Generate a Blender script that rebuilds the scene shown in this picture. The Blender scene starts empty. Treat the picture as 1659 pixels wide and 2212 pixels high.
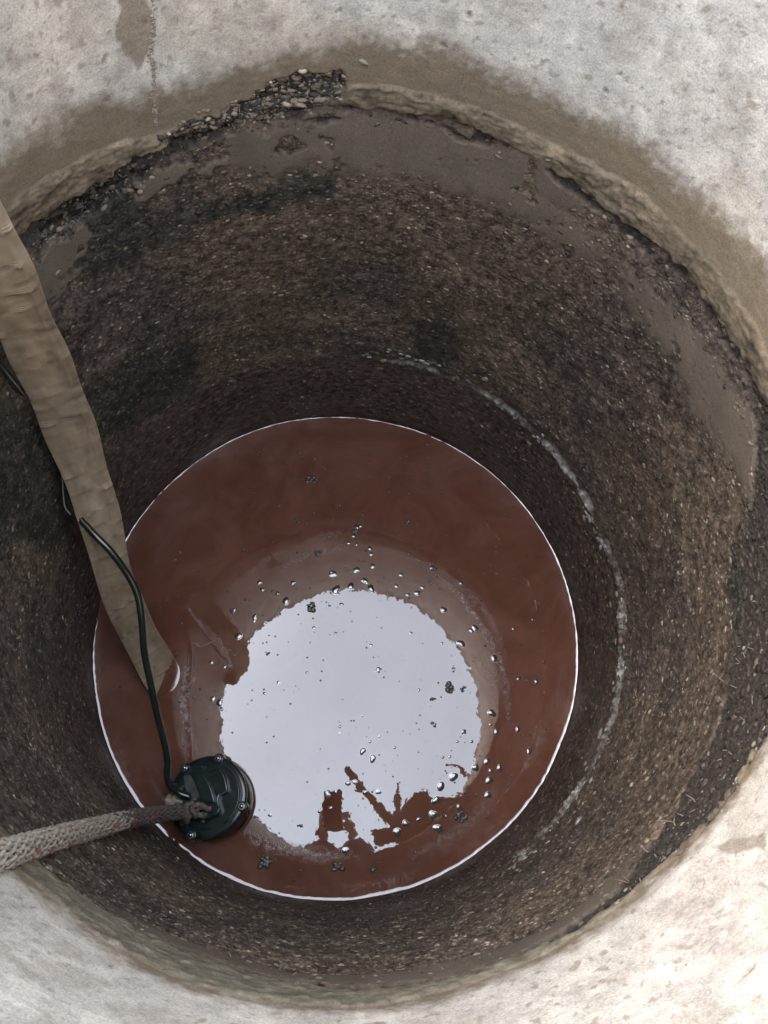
import bpy, bmesh, math, random
import numpy as np
from mathutils import Vector, Matrix, Quaternion

random.seed(7)
rng = np.random.default_rng(7)
scene = bpy.context.scene
col = scene.collection

# ------------------------------------------------------------------ camera
W_, H_, F_ = 1659.0, 2212.0, 1688.5          # measuring frame of the photograph, focal length in the same units
NX, NY = 712.3, 1713.0                        # where the plumb line through the lens meets the picture
CAM = np.array([-.022, -.31, 1.615])          # water surface is z = 0, the shaft's axis is x = y = 0
_d = np.array([NX - W_/2, -(NY - H_/2), -F_]); _d /= np.linalg.norm(_d)
_zc = -_d
_y = np.array([0, 1, 0.]) - _zc*_zc[1]; _y /= np.linalg.norm(_y)
MC = np.stack([np.cross(_y, _zc), _y, _zc], 1)  # world -> camera

cd = bpy.data.cameras.new("camera"); cam = bpy.data.objects.new("camera", cd); col.objects.link(cam)
R3 = Matrix([list(r) for r in MC.T]).to_4x4()
cam.matrix_world = Matrix.Translation(Vector(CAM)) @ R3
cd.sensor_fit = 'VERTICAL'; cd.sensor_height = 24.0; cd.lens = F_/H_*24.0
cd.clip_start = .005; cd.clip_end = 400
scene.camera = cam

# ------------------------------------------------------------------ sky, sun, exposure
w = bpy.data.worlds.new("World"); scene.world = w; w.use_nodes = True
nt = w.node_tree; nt.nodes.clear()
SUN_EL, SUN_AZ = math.radians(52), math.radians(-62)
sky = nt.nodes.new('ShaderNodeTexSky'); sky.sky_type = 'NISHITA'; sky.sun_disc = False
sky.sun_elevation = SUN_EL; sky.sun_rotation = SUN_AZ; sky.dust_density = 4; sky.air_density = 1.0
hs = nt.nodes.new('ShaderNodeHueSaturation'); hs.inputs['Saturation'].default_value = .66; hs.inputs['Value'].default_value = 5.0
tc = nt.nodes.new('ShaderNodeTexCoord'); cn = nt.nodes.new('ShaderNodeTexNoise')
cn.inputs['Scale'].default_value = 2.2; cn.inputs['Detail'].default_value = 3; cn.inputs['Roughness'].default_value = .5
cr = nt.nodes.new('ShaderNodeMapRange'); cr.inputs['From Min'].default_value = .3; cr.inputs['From Max'].default_value = .7; cr.inputs['To Min'].default_value = .80; cr.inputs['To Max'].default_value = 1.17
mul = nt.nodes.new('ShaderNodeMixRGB'); mul.blend_type = 'MULTIPLY'; mul.inputs[0].default_value = 1
bgn = nt.nodes.new('ShaderNodeBackground'); bgn.inputs['Strength'].default_value = .15
out = nt.nodes.new('ShaderNodeOutputWorld')
L = nt.links.new
L(tc.outputs['Generated'], cn.inputs['Vector']); L(cn.outputs['Fac'], cr.inputs['Value'])
L(sky.outputs[0], hs.inputs['Color']); deck = nt.nodes.new('ShaderNodeMixRGB'); deck.inputs[0].default_value = .7; deck.inputs[2].default_value = (16.8, 19.4, 22.6, 1)   # even cloud deck
L(hs.outputs[0], deck.inputs[1]); L(deck.outputs[0], mul.inputs[1]); L(cr.outputs[0], mul.inputs[2])
L(mul.outputs[0], bgn.inputs['Color']); L(bgn.outputs[0], out.inputs['Surface'])
sl = bpy.data.lights.new("sun", 'SUN'); sl.energy = .5   ; sl.angle = math.radians(34); sl.color = (1, .975, .94)
so = bpy.data.objects.new("sun", sl); col.objects.link(so)
sd = Vector((math.sin(SUN_AZ)*math.cos(SUN_EL), math.cos(SUN_AZ)*math.cos(SUN_EL), math.sin(SUN_EL)))
so.rotation_euler = sd.to_track_quat('Z', 'Y').to_euler(); so.location = sd*20
vs = scene.view_settings
vs.view_transform = 'Standard'; vs.look = 'None'; vs.gamma = 1; vs.use_curve_mapping = False
vs.exposure = 1.15
scene.render.engine = 'CYCLES'
scene.cycles.max_bounces = 8; scene.cycles.diffuse_bounces = 5; scene.cycles.glossy_bounces = 4
scene.cycles.use_denoising = True

# ------------------------------------------------------------------ measuring helpers
def ray(px, py): return np.array([px - W_/2, -(py - H_/2), -F_]) @ MC
def atz(px, py, z):
    r = ray(px, py); return CAM + r*((z - CAM[2])/r[2])
def mirz(px, py, z):                          # a thing at height z whose mirror image in the water is seen at px, py
    p = atz(px, py, -z); return np.array([p[0], p[1], z])
def projv(P):
    c = (P - CAM) @ MC.T
    return W_/2 + F_*c[:, 0]/-c[:, 2], H_/2 - F_*c[:, 1]/-c[:, 2]
def onwall(px, py, R=.5):
    r = ray(px, py); a = r[0]**2 + r[1]**2; b = CAM[0]*r[0] + CAM[1]*r[1]; c = CAM[0]**2 + CAM[1]**2 - R*R
    return CAM + r*((-b + math.sqrt(b*b - a*c))/a)

_perm = np.concatenate([rng.permutation(256)]*2)
_g = rng.normal(size=(256, 3)); _g /= np.linalg.norm(_g, axis=1)[:, None]; _g = _g.astype(np.float32)
def noise(P, s=1.0, seed=0):                  # gradient noise, about -0.6 .. 0.6
    P = (P*s + seed*17.31).astype(np.float32)
    i = np.floor(P).astype(np.int64); f = P - i; u = f*f*f*(f*(f*6 - 15) + 10)
    i &= 255; r = 0
    for dx in (0, 1):
        wx = u[:, 0] if dx else 1 - u[:, 0]
        for dy in (0, 1):
            wy = u[:, 1] if dy else 1 - u[:, 1]
            for dz in (0, 1):
                wz = u[:, 2] if dz else 1 - u[:, 2]
                h = _perm[_perm[_perm[(i[:, 0]+dx) & 255] + ((i[:, 1]+dy) & 255)] + ((i[:, 2]+dz) & 255)]
                g = _g[h]
                r = r + wx*wy*wz*(g[:, 0]*(f[:, 0]-dx) + g[:, 1]*(f[:, 1]-dy) + g[:, 2]*(f[:, 2]-dz))
    return r
def fbm(P, s, o=3, seed=0):
    r = 0; a = 1
    for k in range(o): r = r + a*noise(P, s*2**k, seed + k); a *= .5
    return r
def sst(a, b, x):
    t = np.clip((x - a)/(b - a), 0, 1); return t*t*(3 - 2*t)
def poly(px, py, pts, soft=5):                # soft mask of a polygon
    inside = np.zeros(len(px), bool); dist = np.full(len(px), 1e9)
    n = len(pts)
    for k in range(n):
        (x0, y0), (x1, y1) = pts[k], pts[(k+1) % n]
        cond = ((y0 > py) != (y1 > py)) & (px < (x1-x0)*(py-y0)/((y1-y0) + 1e-9) + x0)
        inside ^= cond
        dx, dy = x1-x0, y1-y0; t = np.clip(((px-x0)*dx + (py-y0)*dy)/(dx*dx+dy*dy+1e-9), 0, 1)
        dist = np.minimum(dist, np.hypot(px-x0-t*dx, py-y0-t*dy))
    return sst(-soft, soft, np.where(inside, dist, -dist))

# ------------------------------------------------------------------ object helpers
def tag(o, label=None, cat=None, group=None, kind=None):
    if label: o['label'] = label
    if cat: o['category'] = cat
    if group: o['group'] = group
    if kind: o['kind'] = kind
    return o
def link(name, me, mat=None, parent=None, smooth=True):
    if mat is not None and not me.materials: me.materials.append(mat)
    if smooth and len(me.polygons): me.polygons.foreach_set('use_smooth', np.ones(len(me.polygons), bool))
    o = bpy.data.objects.new(name, me); col.objects.link(o)
    if parent is not None: o.parent = parent
    return o
def empty(name, loc=(0, 0, 0)):
    o = bpy.data.objects.new(name, None); col.objects.link(o); o.location = loc; o.empty_display_size = .05
    return o
def np_mesh(name, V, Fq):
    me = bpy.data.meshes.new(name)
    V = np.asarray(V, np.float32); Fq = np.asarray(Fq, np.int32); k = Fq.shape[1]
    me.vertices.add(len(V)); me.vertices.foreach_set('co', V.ravel())
    me.loops.add(Fq.size); me.loops.foreach_set('vertex_index', Fq.ravel())
    me.polygons.add(len(Fq)); me.polygons.foreach_set('loop_start', np.arange(0, Fq.size, k, dtype=np.int32))
    me.update(calc_edges=True); me.validate()
    return me
def attr(me, name, data, color=False):
    a = me.attributes.new(name, 'FLOAT_COLOR' if color else 'FLOAT', 'POINT')
    a.data.foreach_set('color' if color else 'value', np.asarray(data, np.float32).ravel())
def catmull(pts, n=8):
    P = [np.asarray(p, float) for p in pts]; P = [2*P[0]-P[1]] + P + [2*P[-1]-P[-2]]
    o = []
    for i in range(1, len(P)-2):
        for k in range(n):
            t = k/n
            o.append(.5*((2*P[i]) + (-P[i-1]+P[i+1])*t + (2*P[i-1]-5*P[i]+4*P[i+1]-P[i+2])*t*t + (-P[i-1]+3*P[i]-3*P[i+1]+P[i+2])*t**3))
    o.append(P[-2]); return np.array(o)
def frames(path):
    T = np.gradient(path, axis=0); T /= np.linalg.norm(T, axis=1)[:, None]
    n = np.cross(T[0], [0.13, 0.2, 1.0]); n /= np.linalg.norm(n); N = [n]
    for i in range(1, len(path)):
        n = n - T[i]*np.dot(n, T[i]); n /= np.linalg.norm(n); N.append(n)
    N = np.array(N); return T, N, np.cross(T, N)
def tube_arr(path, rad, seg=10, cap=True):
    path = np.asarray(path, float); n = len(path); rad = np.broadcast_to(np.asarray(rad, float), (n,))
    T, N, B = frames(path); a = np.linspace(0, 2*np.pi, seg, endpoint=False)
    V = path[:, None] + rad[:, None, None]*(np.cos(a)[None, :, None]*N[:, None] + np.sin(a)[None, :, None]*B[:, None])
    V = V.reshape(-1, 3); i = np.arange(n-1)[:, None]*seg; j = np.arange(seg)[None]; j2 = (j+1) % seg
    Fq = np.stack([i+j, i+j2, i+seg+j2, i+seg+j], -1).reshape(-1, 4)
    if cap:
        V = np.vstack([V, path[0], path[-1]]); c0 = n*seg; c1 = c0+1; jj = np.arange(seg)
        e = (n-1)*seg
        Fq = np.vstack([Fq, np.stack([np.full(seg, c0), (jj+1) % seg, jj, jj], 1)*1,
                        np.stack([np.full(seg, c1), e+jj, e+(jj+1) % seg, e+(jj+1) % seg], 1)])
    return V, Fq
def poly_mesh(name, V, Fl):                   # quads given with a doubled last index are triangles
    me = bpy.data.meshes.new(name)
    me.from_pydata([tuple(v) for v in V], [], [tuple(f[:3]) if f[2] == f[3] else tuple(f) for f in np.asarray(Fl).tolist()])
    me.update(); return me
def tube(name, path, rad, mat, parent=None, seg=10):
    V, Fq = tube_arr(path, rad, seg); return link(name, poly_mesh(name, V, Fq), mat, parent)
def bm_obj(name, bm, mat, parent=None, smooth=True, bevel=0, segs=2, sub=0):
    me = bpy.data.meshes.new(name); bmesh.ops.recalc_face_normals(bm, faces=bm.faces); bm.to_mesh(me); bm.free()
    o = link(name, me, mat, parent, smooth)
    for p_ in me.polygons:
        if len(p_.vertices) > 8: p_.use_smooth = False
    if bevel:
        m = o.modifiers.new('bevel', 'BEVEL'); m.width = bevel; m.segments = segs; m.limit_method = 'ANGLE'; m.angle_limit = .6
        m.harden_normals = False
    if sub:
        m = o.modifiers.new('sub', 'SUBSURF'); m.levels = sub; m.render_levels = sub
    return o

# ------------------------------------------------------------------ materials
def new_mat(name):
    m = bpy.data.materials.new(name); m.use_nodes = True
    return m, m.node_tree, m.node_tree.nodes['Principled BSDF']
def simple(name, c, rough=.6, metal=0, var=.25, scale=60, bump=.3, bscale=250, bdist=.001, spec=.5, coat=0):
    m, t, b = new_mat(name); n = t.nodes; l = t.links.new
    tcn = n.new('ShaderNodeTexCoord'); no = n.new('ShaderNodeTexNoise'); no.inputs['Scale'].default_value = scale; no.inputs['Detail'].default_value = 5
    mr = n.new('ShaderNodeMapRange'); mr.inputs['From Min'].default_value = .3; mr.inputs['From Max'].default_value = .7
    mr.inputs['To Min'].default_value = 1-var; mr.inputs['To Max'].default_value = 1+var
    mx = n.new('ShaderNodeMixRGB'); mx.blend_type = 'MULTIPLY'; mx.inputs[0].default_value = 1; mx.inputs[1].default_value = (*c, 1)
    l(tcn.outputs['Object'], no.inputs['Vector']); l(no.outputs['Fac'], mr.inputs['Value']); l(mr.outputs[0], mx.inputs[2]); l(mx.outputs[0], b.inputs['Base Color'])
    b.inputs['Roughness'].default_value = rough; b.inputs['Metallic'].default_value = metal; b.inputs['Specular IOR Level'].default_value = spec
    b.inputs['Coat Weight'].default_value = coat; b.inputs['Coat Roughness'].default_value = .08
    n2 = n.new('ShaderNodeTexNoise'); n2.inputs['Scale'].default_value = bscale; n2.inputs['Detail'].default_value = 4
    bp = n.new('ShaderNodeBump'); bp.inputs['Strength'].default_value = bump; bp.inputs['Distance'].default_value = bdist
    l(tcn.outputs['Object'], n2.inputs['Vector']); l(n2.outputs['Fac'], bp.inputs['Height']); l(bp.outputs[0], b.inputs['Normal'])
    return m

def wall_material():
    m, t, b = new_mat('shaft_concrete'); n = t.nodes; l = t.links.new
    al = n.new('ShaderNodeAttribute'); al.attribute_name = 'albedo'
    ro = n.new('ShaderNodeAttribute'); ro.attribute_name = 'grain'
    we = n.new('ShaderNodeAttribute'); we.attribute_name = 'wet'
    tcn = n.new('ShaderNodeTexCoord')
    no = n.new('ShaderNodeTexNoise'); no.inputs['Scale'].default_value = 420; no.inputs['Detail'].default_value = 4; no.inputs['Roughness'].default_value = .65
    vo = n.new('ShaderNodeTexVoronoi'); vo.inputs['Scale'].default_value = 210; vo.inputs['Randomness'].default_value = 1
    l(tcn.outputs['Object'], no.inputs['Vector']); l(tcn.outputs['Object'], vo.inputs['Vector'])
    # albedo speckle: per-cell tint where the aggregate is bare
    cellv = n.new('ShaderNodeSeparateColor'); l(vo.outputs['Color'], cellv.inputs[0])
    mr = n.new('ShaderNodeMapRange'); mr.inputs['To Min'].default_value = .7; mr.inputs['To Max'].default_value = 1.34; l(cellv.outputs[0], mr.inputs['Value'])
    mr2 = n.new('ShaderNodeMapRange'); mr2.inputs['From Min'].default_value = .3; mr2.inputs['From Max'].default_value = .7
    mr2.inputs['To Min'].default_value = .72; mr2.inputs['To Max'].default_value = 1.28; l(no.outputs['Fac'], mr2.inputs['Value'])
    mixf = n.new('ShaderNodeMix'); mixf.data_type = 'FLOAT'
    l(ro.outputs['Fac'], mixf.inputs[0]); l(mr2.outputs[0], mixf.inputs[2]); l(mr.outputs[0], mixf.inputs[3])
    mx = n.new('ShaderNodeMixRGB'); mx.blend_type = 'MULTIPLY'; mx.inputs[0].default_value = 1
    l(al.outputs['Color'], mx.inputs[1]); l(mixf.outputs[0], mx.inputs[2]); l(mx.outputs[0], b.inputs['Base Color'])
    rr = n.new('ShaderNodeMapRange'); rr.inputs['To Min'].default_value = .92; rr.inputs['To Max'].default_value = .38
    l(we.outputs['Fac'], rr.inputs['Value']); l(rr.outputs[0], b.inputs['Roughness'])
    sp = n.new('ShaderNodeMapRange'); sp.inputs['To Min'].default_value = .2; sp.inputs['To Max'].default_value = .55
    l(we.outputs['Fac'], sp.inputs['Value']); l(sp.outputs[0], b.inputs['Specular IOR Level'])
    b1 = n.new('ShaderNodeBump'); b1.inputs['Distance'].default_value = .0011; b1.invert = True
    l(vo.outputs['Distance'], b1.inputs['Height']); l(ro.outputs['Fac'], b1.inputs['Strength'])
    b2 = n.new('ShaderNodeBump'); b2.inputs['Distance'].default_value = .0012; b2.inputs['Strength'].default_value = .5
    l(no.outputs['Fac'], b2.inputs['Height']); l(b1.outputs[0], b2.inputs['Normal']); l(b2.outputs[0], b.inputs['Normal'])
    return m
M_wall = wall_material()

def water_material():
    m, t, b = new_mat('muddy_water'); n = t.nodes; l = t.links.new
    tcn = n.new('ShaderNodeTexCoord')
    no = n.new('ShaderNodeTexNoise'); no.inputs['Scale'].default_value = 5.5; no.inputs['Detail'].default_value = 8; no.inputs['Roughness'].default_value = .62; no.inputs['Distortion'].default_value = 1.6
    ramp = n.new('ShaderNodeValToRGB')
    ramp.color_ramp.elements[0].position = .3; ramp.color_ramp.elements[0].color = (.088, .030, .0165, 1)
    ramp.color_ramp.elements[1].position = .7; ramp.color_ramp.elements[1].color = (.150, .062, .041, 1)
    l(tcn.outputs['Object'], no.inputs['Vector']); l(no.outputs['Fac'], ramp.inputs[0]); l(ramp.outputs[0], b.inputs['Base Color'])
    b.inputs['Roughness'].default_value = .0; b.inputs['IOR'].default_value = 1.8
    n2 = n.new('ShaderNodeTexNoise'); n2.inputs['Scale'].default_value = 26; n2.inputs['Detail'].default_value = 3
    bp = n.new('ShaderNodeBump'); bp.inputs['Strength'].default_value = .12; bp.inputs['Distance'].default_value = .001
    l(tcn.outputs['Object'], n2.inputs['Vector']); l(n2.outputs['Fac'], bp.inputs['Height']); l(bp.outputs[0], b.inputs['Normal'])
    return m
M_water = water_material()
M_peb_pale = simple('pale_pebble', (.20, .17, .125), .6, var=.3, scale=90)
M_peb_grey = simple('grey_pebble', (.075, .066, .055), .6, var=.3, scale=90)
M_peb_dark = simple('dark_pebble', (.075, .062, .05), .6, var=.3, scale=90)
M_peb_rust = simple('rusty_pebble', (.17, .11, .075), .6, var=.3, scale=90)
M_peb_wet = simple('wet_pebble', (.20, .20, .185), .14, var=.4, scale=90, spec=1.0, coat=.8)
M_soil = simple('soil', (.10, .075, .05), .95, var=.4, scale=6, bump=.8, bscale=20, bdist=.03)
M_grime = simple('floating_grime', (.05, .045, .035), .15, var=.5, scale=300, bump=.8, bscale=600, spec=.8)
M_pump = simple('dark_green_enamel', (.0075, .0145, .0145), .22, var=.5, scale=40, bump=.2, bscale=90, coat=.3)
M_pump2 = simple('muddy_enamel', (.030, .034, .030), .5, var=.5, scale=60, bump=.5, bscale=300)
M_black = simple('black_rubber', (.012, .016, .014), .18, var=.2, scale=30, bump=.05, coat=.5)
M_steel = simple('steel_bolt', (.45, .45, .43), .22, 1, var=.3, scale=300, bump=.1)
M_rope = simple('rope_fibre', (.31, .27, .215), .9, var=.4, scale=140, bump=.6, bscale=700)
M_rope_dirt = simple('muddy_rope_fibre', (.105, .080, .068), .8, var=.4, scale=140, bump=.6, bscale=700)
M_red = simple('red_yarn', (.30, .07, .075), .9, var=.3, scale=140)
M_foam = simple('beige_foam', (.30, .24, .175), .9, var=.25, scale=120, bump=1, bscale=200, bdist=.003)
M_thread = simple('pale_thread', (.26, .19, .16), .7)

# ------------------------------------------------------------------ the shaft wall: one dense displaced cylinder, split into its rings
NT = 1500
def rows(a, b, s): return np.arange(a, b - 1e-6, s)
zs = np.concatenate([rows(-.08, 0, .01), rows(0, .30, .0026), rows(.30, .70, .0025), rows(.70, .92, .0019),
                     rows(.92, 1.16, .0026), rows(1.16, 1.477, .010), [1.477]])
NZ = len(zs)
th = np.linspace(0, 2*np.pi, NT, endpoint=False)
TH, Z = np.meshgrid(th, zs); TH = TH.ravel(); Z = Z.ravel()
cx = np.where(Z > .84, (Z-.84)/.637*.060 + .004, .004*np.clip(Z/.84, 0, 1))
cy = np.where(Z > .84, .014 + (Z-.84)/.637*(-.050), .014*np.clip(Z/.84, 0, 1))
C_, S_ = np.cos(TH), np.sin(TH)
P0 = np.stack([cx + .5*C_, cy + .5*S_, Z], 1)
px, py = projv(P0)
deg = (np.degrees(TH) + 180) % 360 - 180
tb = np.array([  # angle, top of mortar lip, its bottom, end of the dark gap
 (-180,.80,.765,.748),(-150,.79,.745,.73),(-131,.783,.730,.722),(-120,.805,.722,.712),(-105,.817,.720,.700),(-90,.820,.767,.745),
 (-78,.803,.773,.757),(-66,.800,.785,.766),(-58,.802,.786,.752),(-50,.808,.798,.727),(-40,.818,.806,.697),(-30,.818,.807,.683),
 (-15,.825,.810,.688),(-3,.835,.812,.700),(5,.843,.815,.760),(15,.851,.818,.798),(35,.863,.822,.800),(47,.873,.824,.805),(61,.869,.838,.820),
 (75,.883,.852,.834),(88,.884,.848,.826),(96,.868,.846,.828),(104,.858,.842,.828),(116,.856,.833,.815),(125,.876,.827,.796),(133,.872,.824,.783),
 (140,.874,.828,.798),(155,.85,.80,.78),(180,.80,.765,.748)])
wob = fbm(P0, 9, 3, 3)*.010
lt = np.interp(deg, tb[:, 0], tb[:, 1]) + wob + fbm(P0, 48, 3, 4)*.0065
lb = np.interp(deg, tb[:, 0], tb[:, 2]) + fbm(P0, 14, 3, 9)*.012 + fbm(P0, 52, 3, 10)*.009
ge = np.interp(deg, tb[:, 0], tb[:, 3]) + fbm(P0, 16, 4, 14)*.018
hi = lambda a, b, s=.0025: sst(a-s, a+s, Z)*(1 - sst(b-s, b+s, Z))
lip = hi(lb, lt)
gap = hi(ge, lb)*np.where((deg > 12) & (deg < 108), sst(-.12, .10, fbm(P0, 10, 3, 17) + .6*fbm(P0, 34, 2, 18)), 1)
rightside = sst(-75, -55, deg)*(1 - sst(0, 15, deg))
wx = px + fbm(P0, 40, 3, 21)*22; wy = py + fbm(P0, 40, 3, 25)*22
def reg(pts, soft=5): return poly(wx, wy, pts, soft)*(Z > .1)
gravel = reg([(345,302),(378,285),(470,246),(545,205),(590,175),(650,163),(735,165),(745,195),(705,218),(655,240),(610,262),(540,272),(470,292),(400,322),(360,316)], 9)
gravel = np.maximum(gravel, reg([(95,490),(150,440),(235,392),(300,372),(330,380),(270,430),(190,478),(120,530),(80,560)]))
gravel = np.maximum(gravel, reg([(1659,1560),(1600,1690),(1480,1850),(1400,1935),(1330,1985),(1300,2020),(1345,2010),(1440,1935),(1500,1870),(1620,1720)], 6)*(Z < lt+.004))
gravel = gravel*(Z < np.where(deg > 60, 1, lt+.004))
upc = sst(-.002, .002, Z - lt)*(1-gravel)          # upper ring
low = 1 - sst(.252, .262, Z + fbm(P0, 12, 3, 33)*.01)   # bottom ring
mid = np.clip(1 - upc - lip - gap - low, 0, 1)

# --- relief
PS = P0*np.array([1, 1, 3.2])                        # stretched along the joint
disp = fbm(P0, 3, 3, 40)*.005
pit_n = noise(P0*np.array([1, 1, 1.5]), 62, 50)
pits = sst(.40, .50, pit_n)*upc*sst(.90, .97, Z)
fine = fbm(P0, 130, 3, 60)
agg = noise(P0, 95, 64)*.6 + np.abs(noise(P0, 170, 66))*.9 + noise(P0, 320, 67)*.5
streak = fbm(PS, 42, 4, 70)
smoothp = np.zeros(len(Z))
smoothp = np.maximum(smoothp, hi(.775 + 0*Z, .84 + 0*Z, .02)*sst(45, 60, deg)*(1-sst(92, 102, deg)))
smoothp = np.maximum(smoothp, reg([(590,385),(520,368),(500,340),(540,300),(640,285),(900,295),(1090,350),(1200,430),(1330,560),(1240,560),(1130,470),(1000,420),(860,380),(760,380),(680,350)], 34))
smoothp = np.maximum(smoothp, reg([(290,420),(330,365),(410,345),(420,360),(360,395),(310,430)], 5))
smoothp = np.maximum(smoothp, reg([(480,290),(700,270),(860,300),(700,330),(560,340),(470,360),(400,390),(390,375),(500,330)], 5))
smoothp = np.maximum(smoothp, reg([(60,560),(190,480),(195,520),(170,590),(90,680),(50,600)], 5))
smoothp = np.maximum(smoothp, reg([(1330,560),(1440,640),(1560,790),(1640,930),(1640,1110),(1600,1040),(1530,930),(1430,760),(1350,640)], 24))
band = hi(ge - .045 + fbm(P0, 7, 2, 81)*.03, ge, .012)*(sst(-128, -110, deg)*(1-sst(-60, -45, deg)))
smoothp = np.maximum(smoothp, band*.9)
holes = sst(.2, .26, fbm(P0, 26, 3, 90) - .10*(1-sst(90, 104, deg)))*sst(.6, .7, Z)*sst(15, 30, deg)*(1-sst(138, 142, deg))
smoothp = smoothp*(1-holes)*mid
pores = sst(.40, .47, noise(P0, 150, 52))*upc*sst(.89, .93, Z)*sst(-.2, .2, noise(P0, 6, 53))
disp += pores*.0012
disp += upc*(fine*.0005 + streak*.00025) + pits*.0016
prof = np.clip((Z-lb)/(lt-lb+1e-5), 0, 1)
disp -= lip*(.0018 + .0026*np.sin(np.pi*np.clip(prof, 0, 1))**.6 + streak*.0010 + fbm(P0, 60, 3, 73)*.0022 + fbm(PS*np.array([1,1,2.]), 90, 3, 71)*.0010 + fine*.0012)*(1-.55*rightside)
disp += gap*(.0045*(1-rightside*.7) + agg*.005) + gravel*(.008 + agg*.009)
disp += (mid*(1-smoothp))*(agg*.0022 + fbm(P0, 28, 2, 95)*.003) + smoothp*(-.0022 + fine*.0005)
gvis = np.clip(sst(-75, -55, deg)*(1-sst(50, 62, deg)) + .7*sst(58, 66, deg)*(1-sst(84, 98, deg)) + .10, 0, 1)*sst(-.22, .12, noise(P0, 11, 97) + .35*noise(P0, 40, 98))
groove = gvis*np.exp(-((Z - .262 - fbm(P0, 11, 3, 33)*.016)/.0075)**2)
disp += -groove*.005 + .007*gvis*np.exp(-((Z - .274 - fbm(P0, 11, 3, 33)*.016)/.006)**2) + groove*agg*.006 + low*(fbm(PS, 70, 3, 101)*.0014 + agg*.0022*sst(.0, .1, Z))
jag = sst(1.455, 1.477, Z)
disp += jag*(-.004 + fbm(P0, 30, 4, 105)*.018 + noise(P0, 190, 107)*.010)

# --- albedo (what the surfaces are, not how they are lit)
def c3(r, g, b): return np.array([r, g, b])
m1 = (1 + .16*fbm(P0, 9, 4, 110))[:, None]; m2 = (1 + .22*fbm(P0, 60, 3, 113) + .10*streak)[:, None]
pale = c3(.450, .402, .350)*m1*m2*(1 + .14*sst(.0, .3, fbm(P0, 22, 4, 116)) - .12*sst(.05, .3, fbm(P0, 35, 3, 117)))[:, None]
pale = pale*(1 - .10*sst(.05, .3, noise(P0, 5, 118))[:, None]*c3(.2, .5, 1.0))
stain_h = np.where(deg > 0, .055, .030) + .012*np.cos(np.radians(deg-100))
st = 1 - sst(stain_h - .022, stain_h + .024, (Z - lt) + fbm(P0, 16, 4, 120)*.026 + fbm(P0, 90, 3, 121)*.020)
st = np.maximum(st*.93, .20*sst(.1, .4, fbm(P0, 12, 4, 124)))
st = np.maximum(st, .75*reg([(262,-10),(310,-10),(345,70),(318,110),(300,140),(268,120),(248,80)], 5))
st = np.maximum(st, .55*reg([(0,395),(0,330),(60,285),(130,240),(210,225),(330,205),(430,160),(520,145),(520,190),(330,290),(200,330),(60,420)], 16))
st = np.maximum(st, .26*sst(.22, .42, noise(P0, 32, 126)))
st = np.maximum(st, .55*sst(.30, .40, noise(P0, 74, 127))*sst(-.15, .15, noise(P0, 5, 129)))
st = np.maximum(st, .5*sst(.32, .40, noise(P0, 140, 130)))
st = np.maximum(st, .6*reg([(1540,1840),(1659,1810),(1659,1835),(1560,1850)], 3))
brown = c3(.152, .112, .070)*(1 + .25*fbm(PS, 30, 3, 128))[:, None]
up_c = pale*(1-st[:, None]) + brown*st[:, None]
up_c = up_c*(1 - .30*pores[:, None])*(1 - .42*pits[:, None]*c3(.9, 1, 1.05))
lip_c = c3(.165, .125, .084)*(1 + .6*streak + .9*fbm(PS, 26, 3, 132) + .5*noise(P0, 160, 131))[:, None]*(.75 + .6*noise(P0, 7, 133))[:, None]
frontl = (sst(-140, -120, deg)*(1-sst(-62, -50, deg)))[:, None]
lip_c = lip_c*(1-frontl) + c3(.175, .150, .108)*(1 + .8*streak)[:, None]*frontl*.8
gap_c = c3(.034, .027, .023)*(1 + .6*agg)[:, None]
agc = np.clip(.72 + .75*noise(P0, 70, 140) + .8*noise(P0, 200, 142), .25, 2.2)[:, None]
warm = sst(-.25, .25, fbm(P0, 3.2, 3, 144))[:, None]
base_mid = c3(.122, .087, .060)*warm + c3(.094, .070, .058)*(1-warm)
hgrad = (.80 + .30*sst(-.1, .3, fbm(P0*np.array([1, 1, 2.5]), 5, 3, 148)))[:, None]
bandz = (1 + .24*fbm(P0*np.array([.8, .8, 7]), 3.0, 4, 149) + .25*fbm(P0*np.array([1, 1, 5]), 14, 3, 151))[:, None]
mid_c = base_mid*agc*hgrad*bandz*1.1
green = np.zeros(len(Z))
for g in ([(180,440),(300,415),(330,470),(300,560),(200,610),(160,590)], [(560,420),(590,395),(640,310),(655,380),(740,370),(730,415),(600,450),(480,470),(330,540),(300,500),(400,440)],
          [(880,700),(960,690),(1010,760),(960,800),(900,770)], [(1570,1180),(1659,1130),(1659,1520),(1590,1500)], [(-80,760),(120,960),(200,1150),(120,1200),(-80,1100)],
          [(300,760),(420,720),(440,840),(330,900),(200,960),(180,860)]):
    green = np.maximum(green, reg(g, 14))
green = np.clip(green*(.75 + .6*noise(P0, 20, 150)), 0, 1)[:, None]
mid_c = mid_c*(1-green) + c3(.026, .030, .025)*agc*green
smc = c3(.110, .086, .064)*(1 + .25*fbm(P0, 18, 3, 152))[:, None]
mid_c = mid_c*(1-smoothp[:, None]) + smc*smoothp[:, None]
low_c = c3(.080, .055, .044)*bandz*np.clip(.8 + .9*noise(P0, 90, 160) + .9*fbm(PS, 60, 2, 162), .3, 2.2)[:, None]
low_c = low_c*(1 - .5*(1-sst(.0, .035, Z))[:, None]*c3(.55, 1, 1.1))
albedo = up_c*upc[:, None] + lip_c*lip[:, None] + gap_c*np.clip(gap + gravel, 0, 1)[:, None] + mid_c*mid[:, None] + low_c*low[:, None]
albedo /= np.maximum(1, (upc + lip + gap + gravel + mid + low))[:, None]
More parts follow.
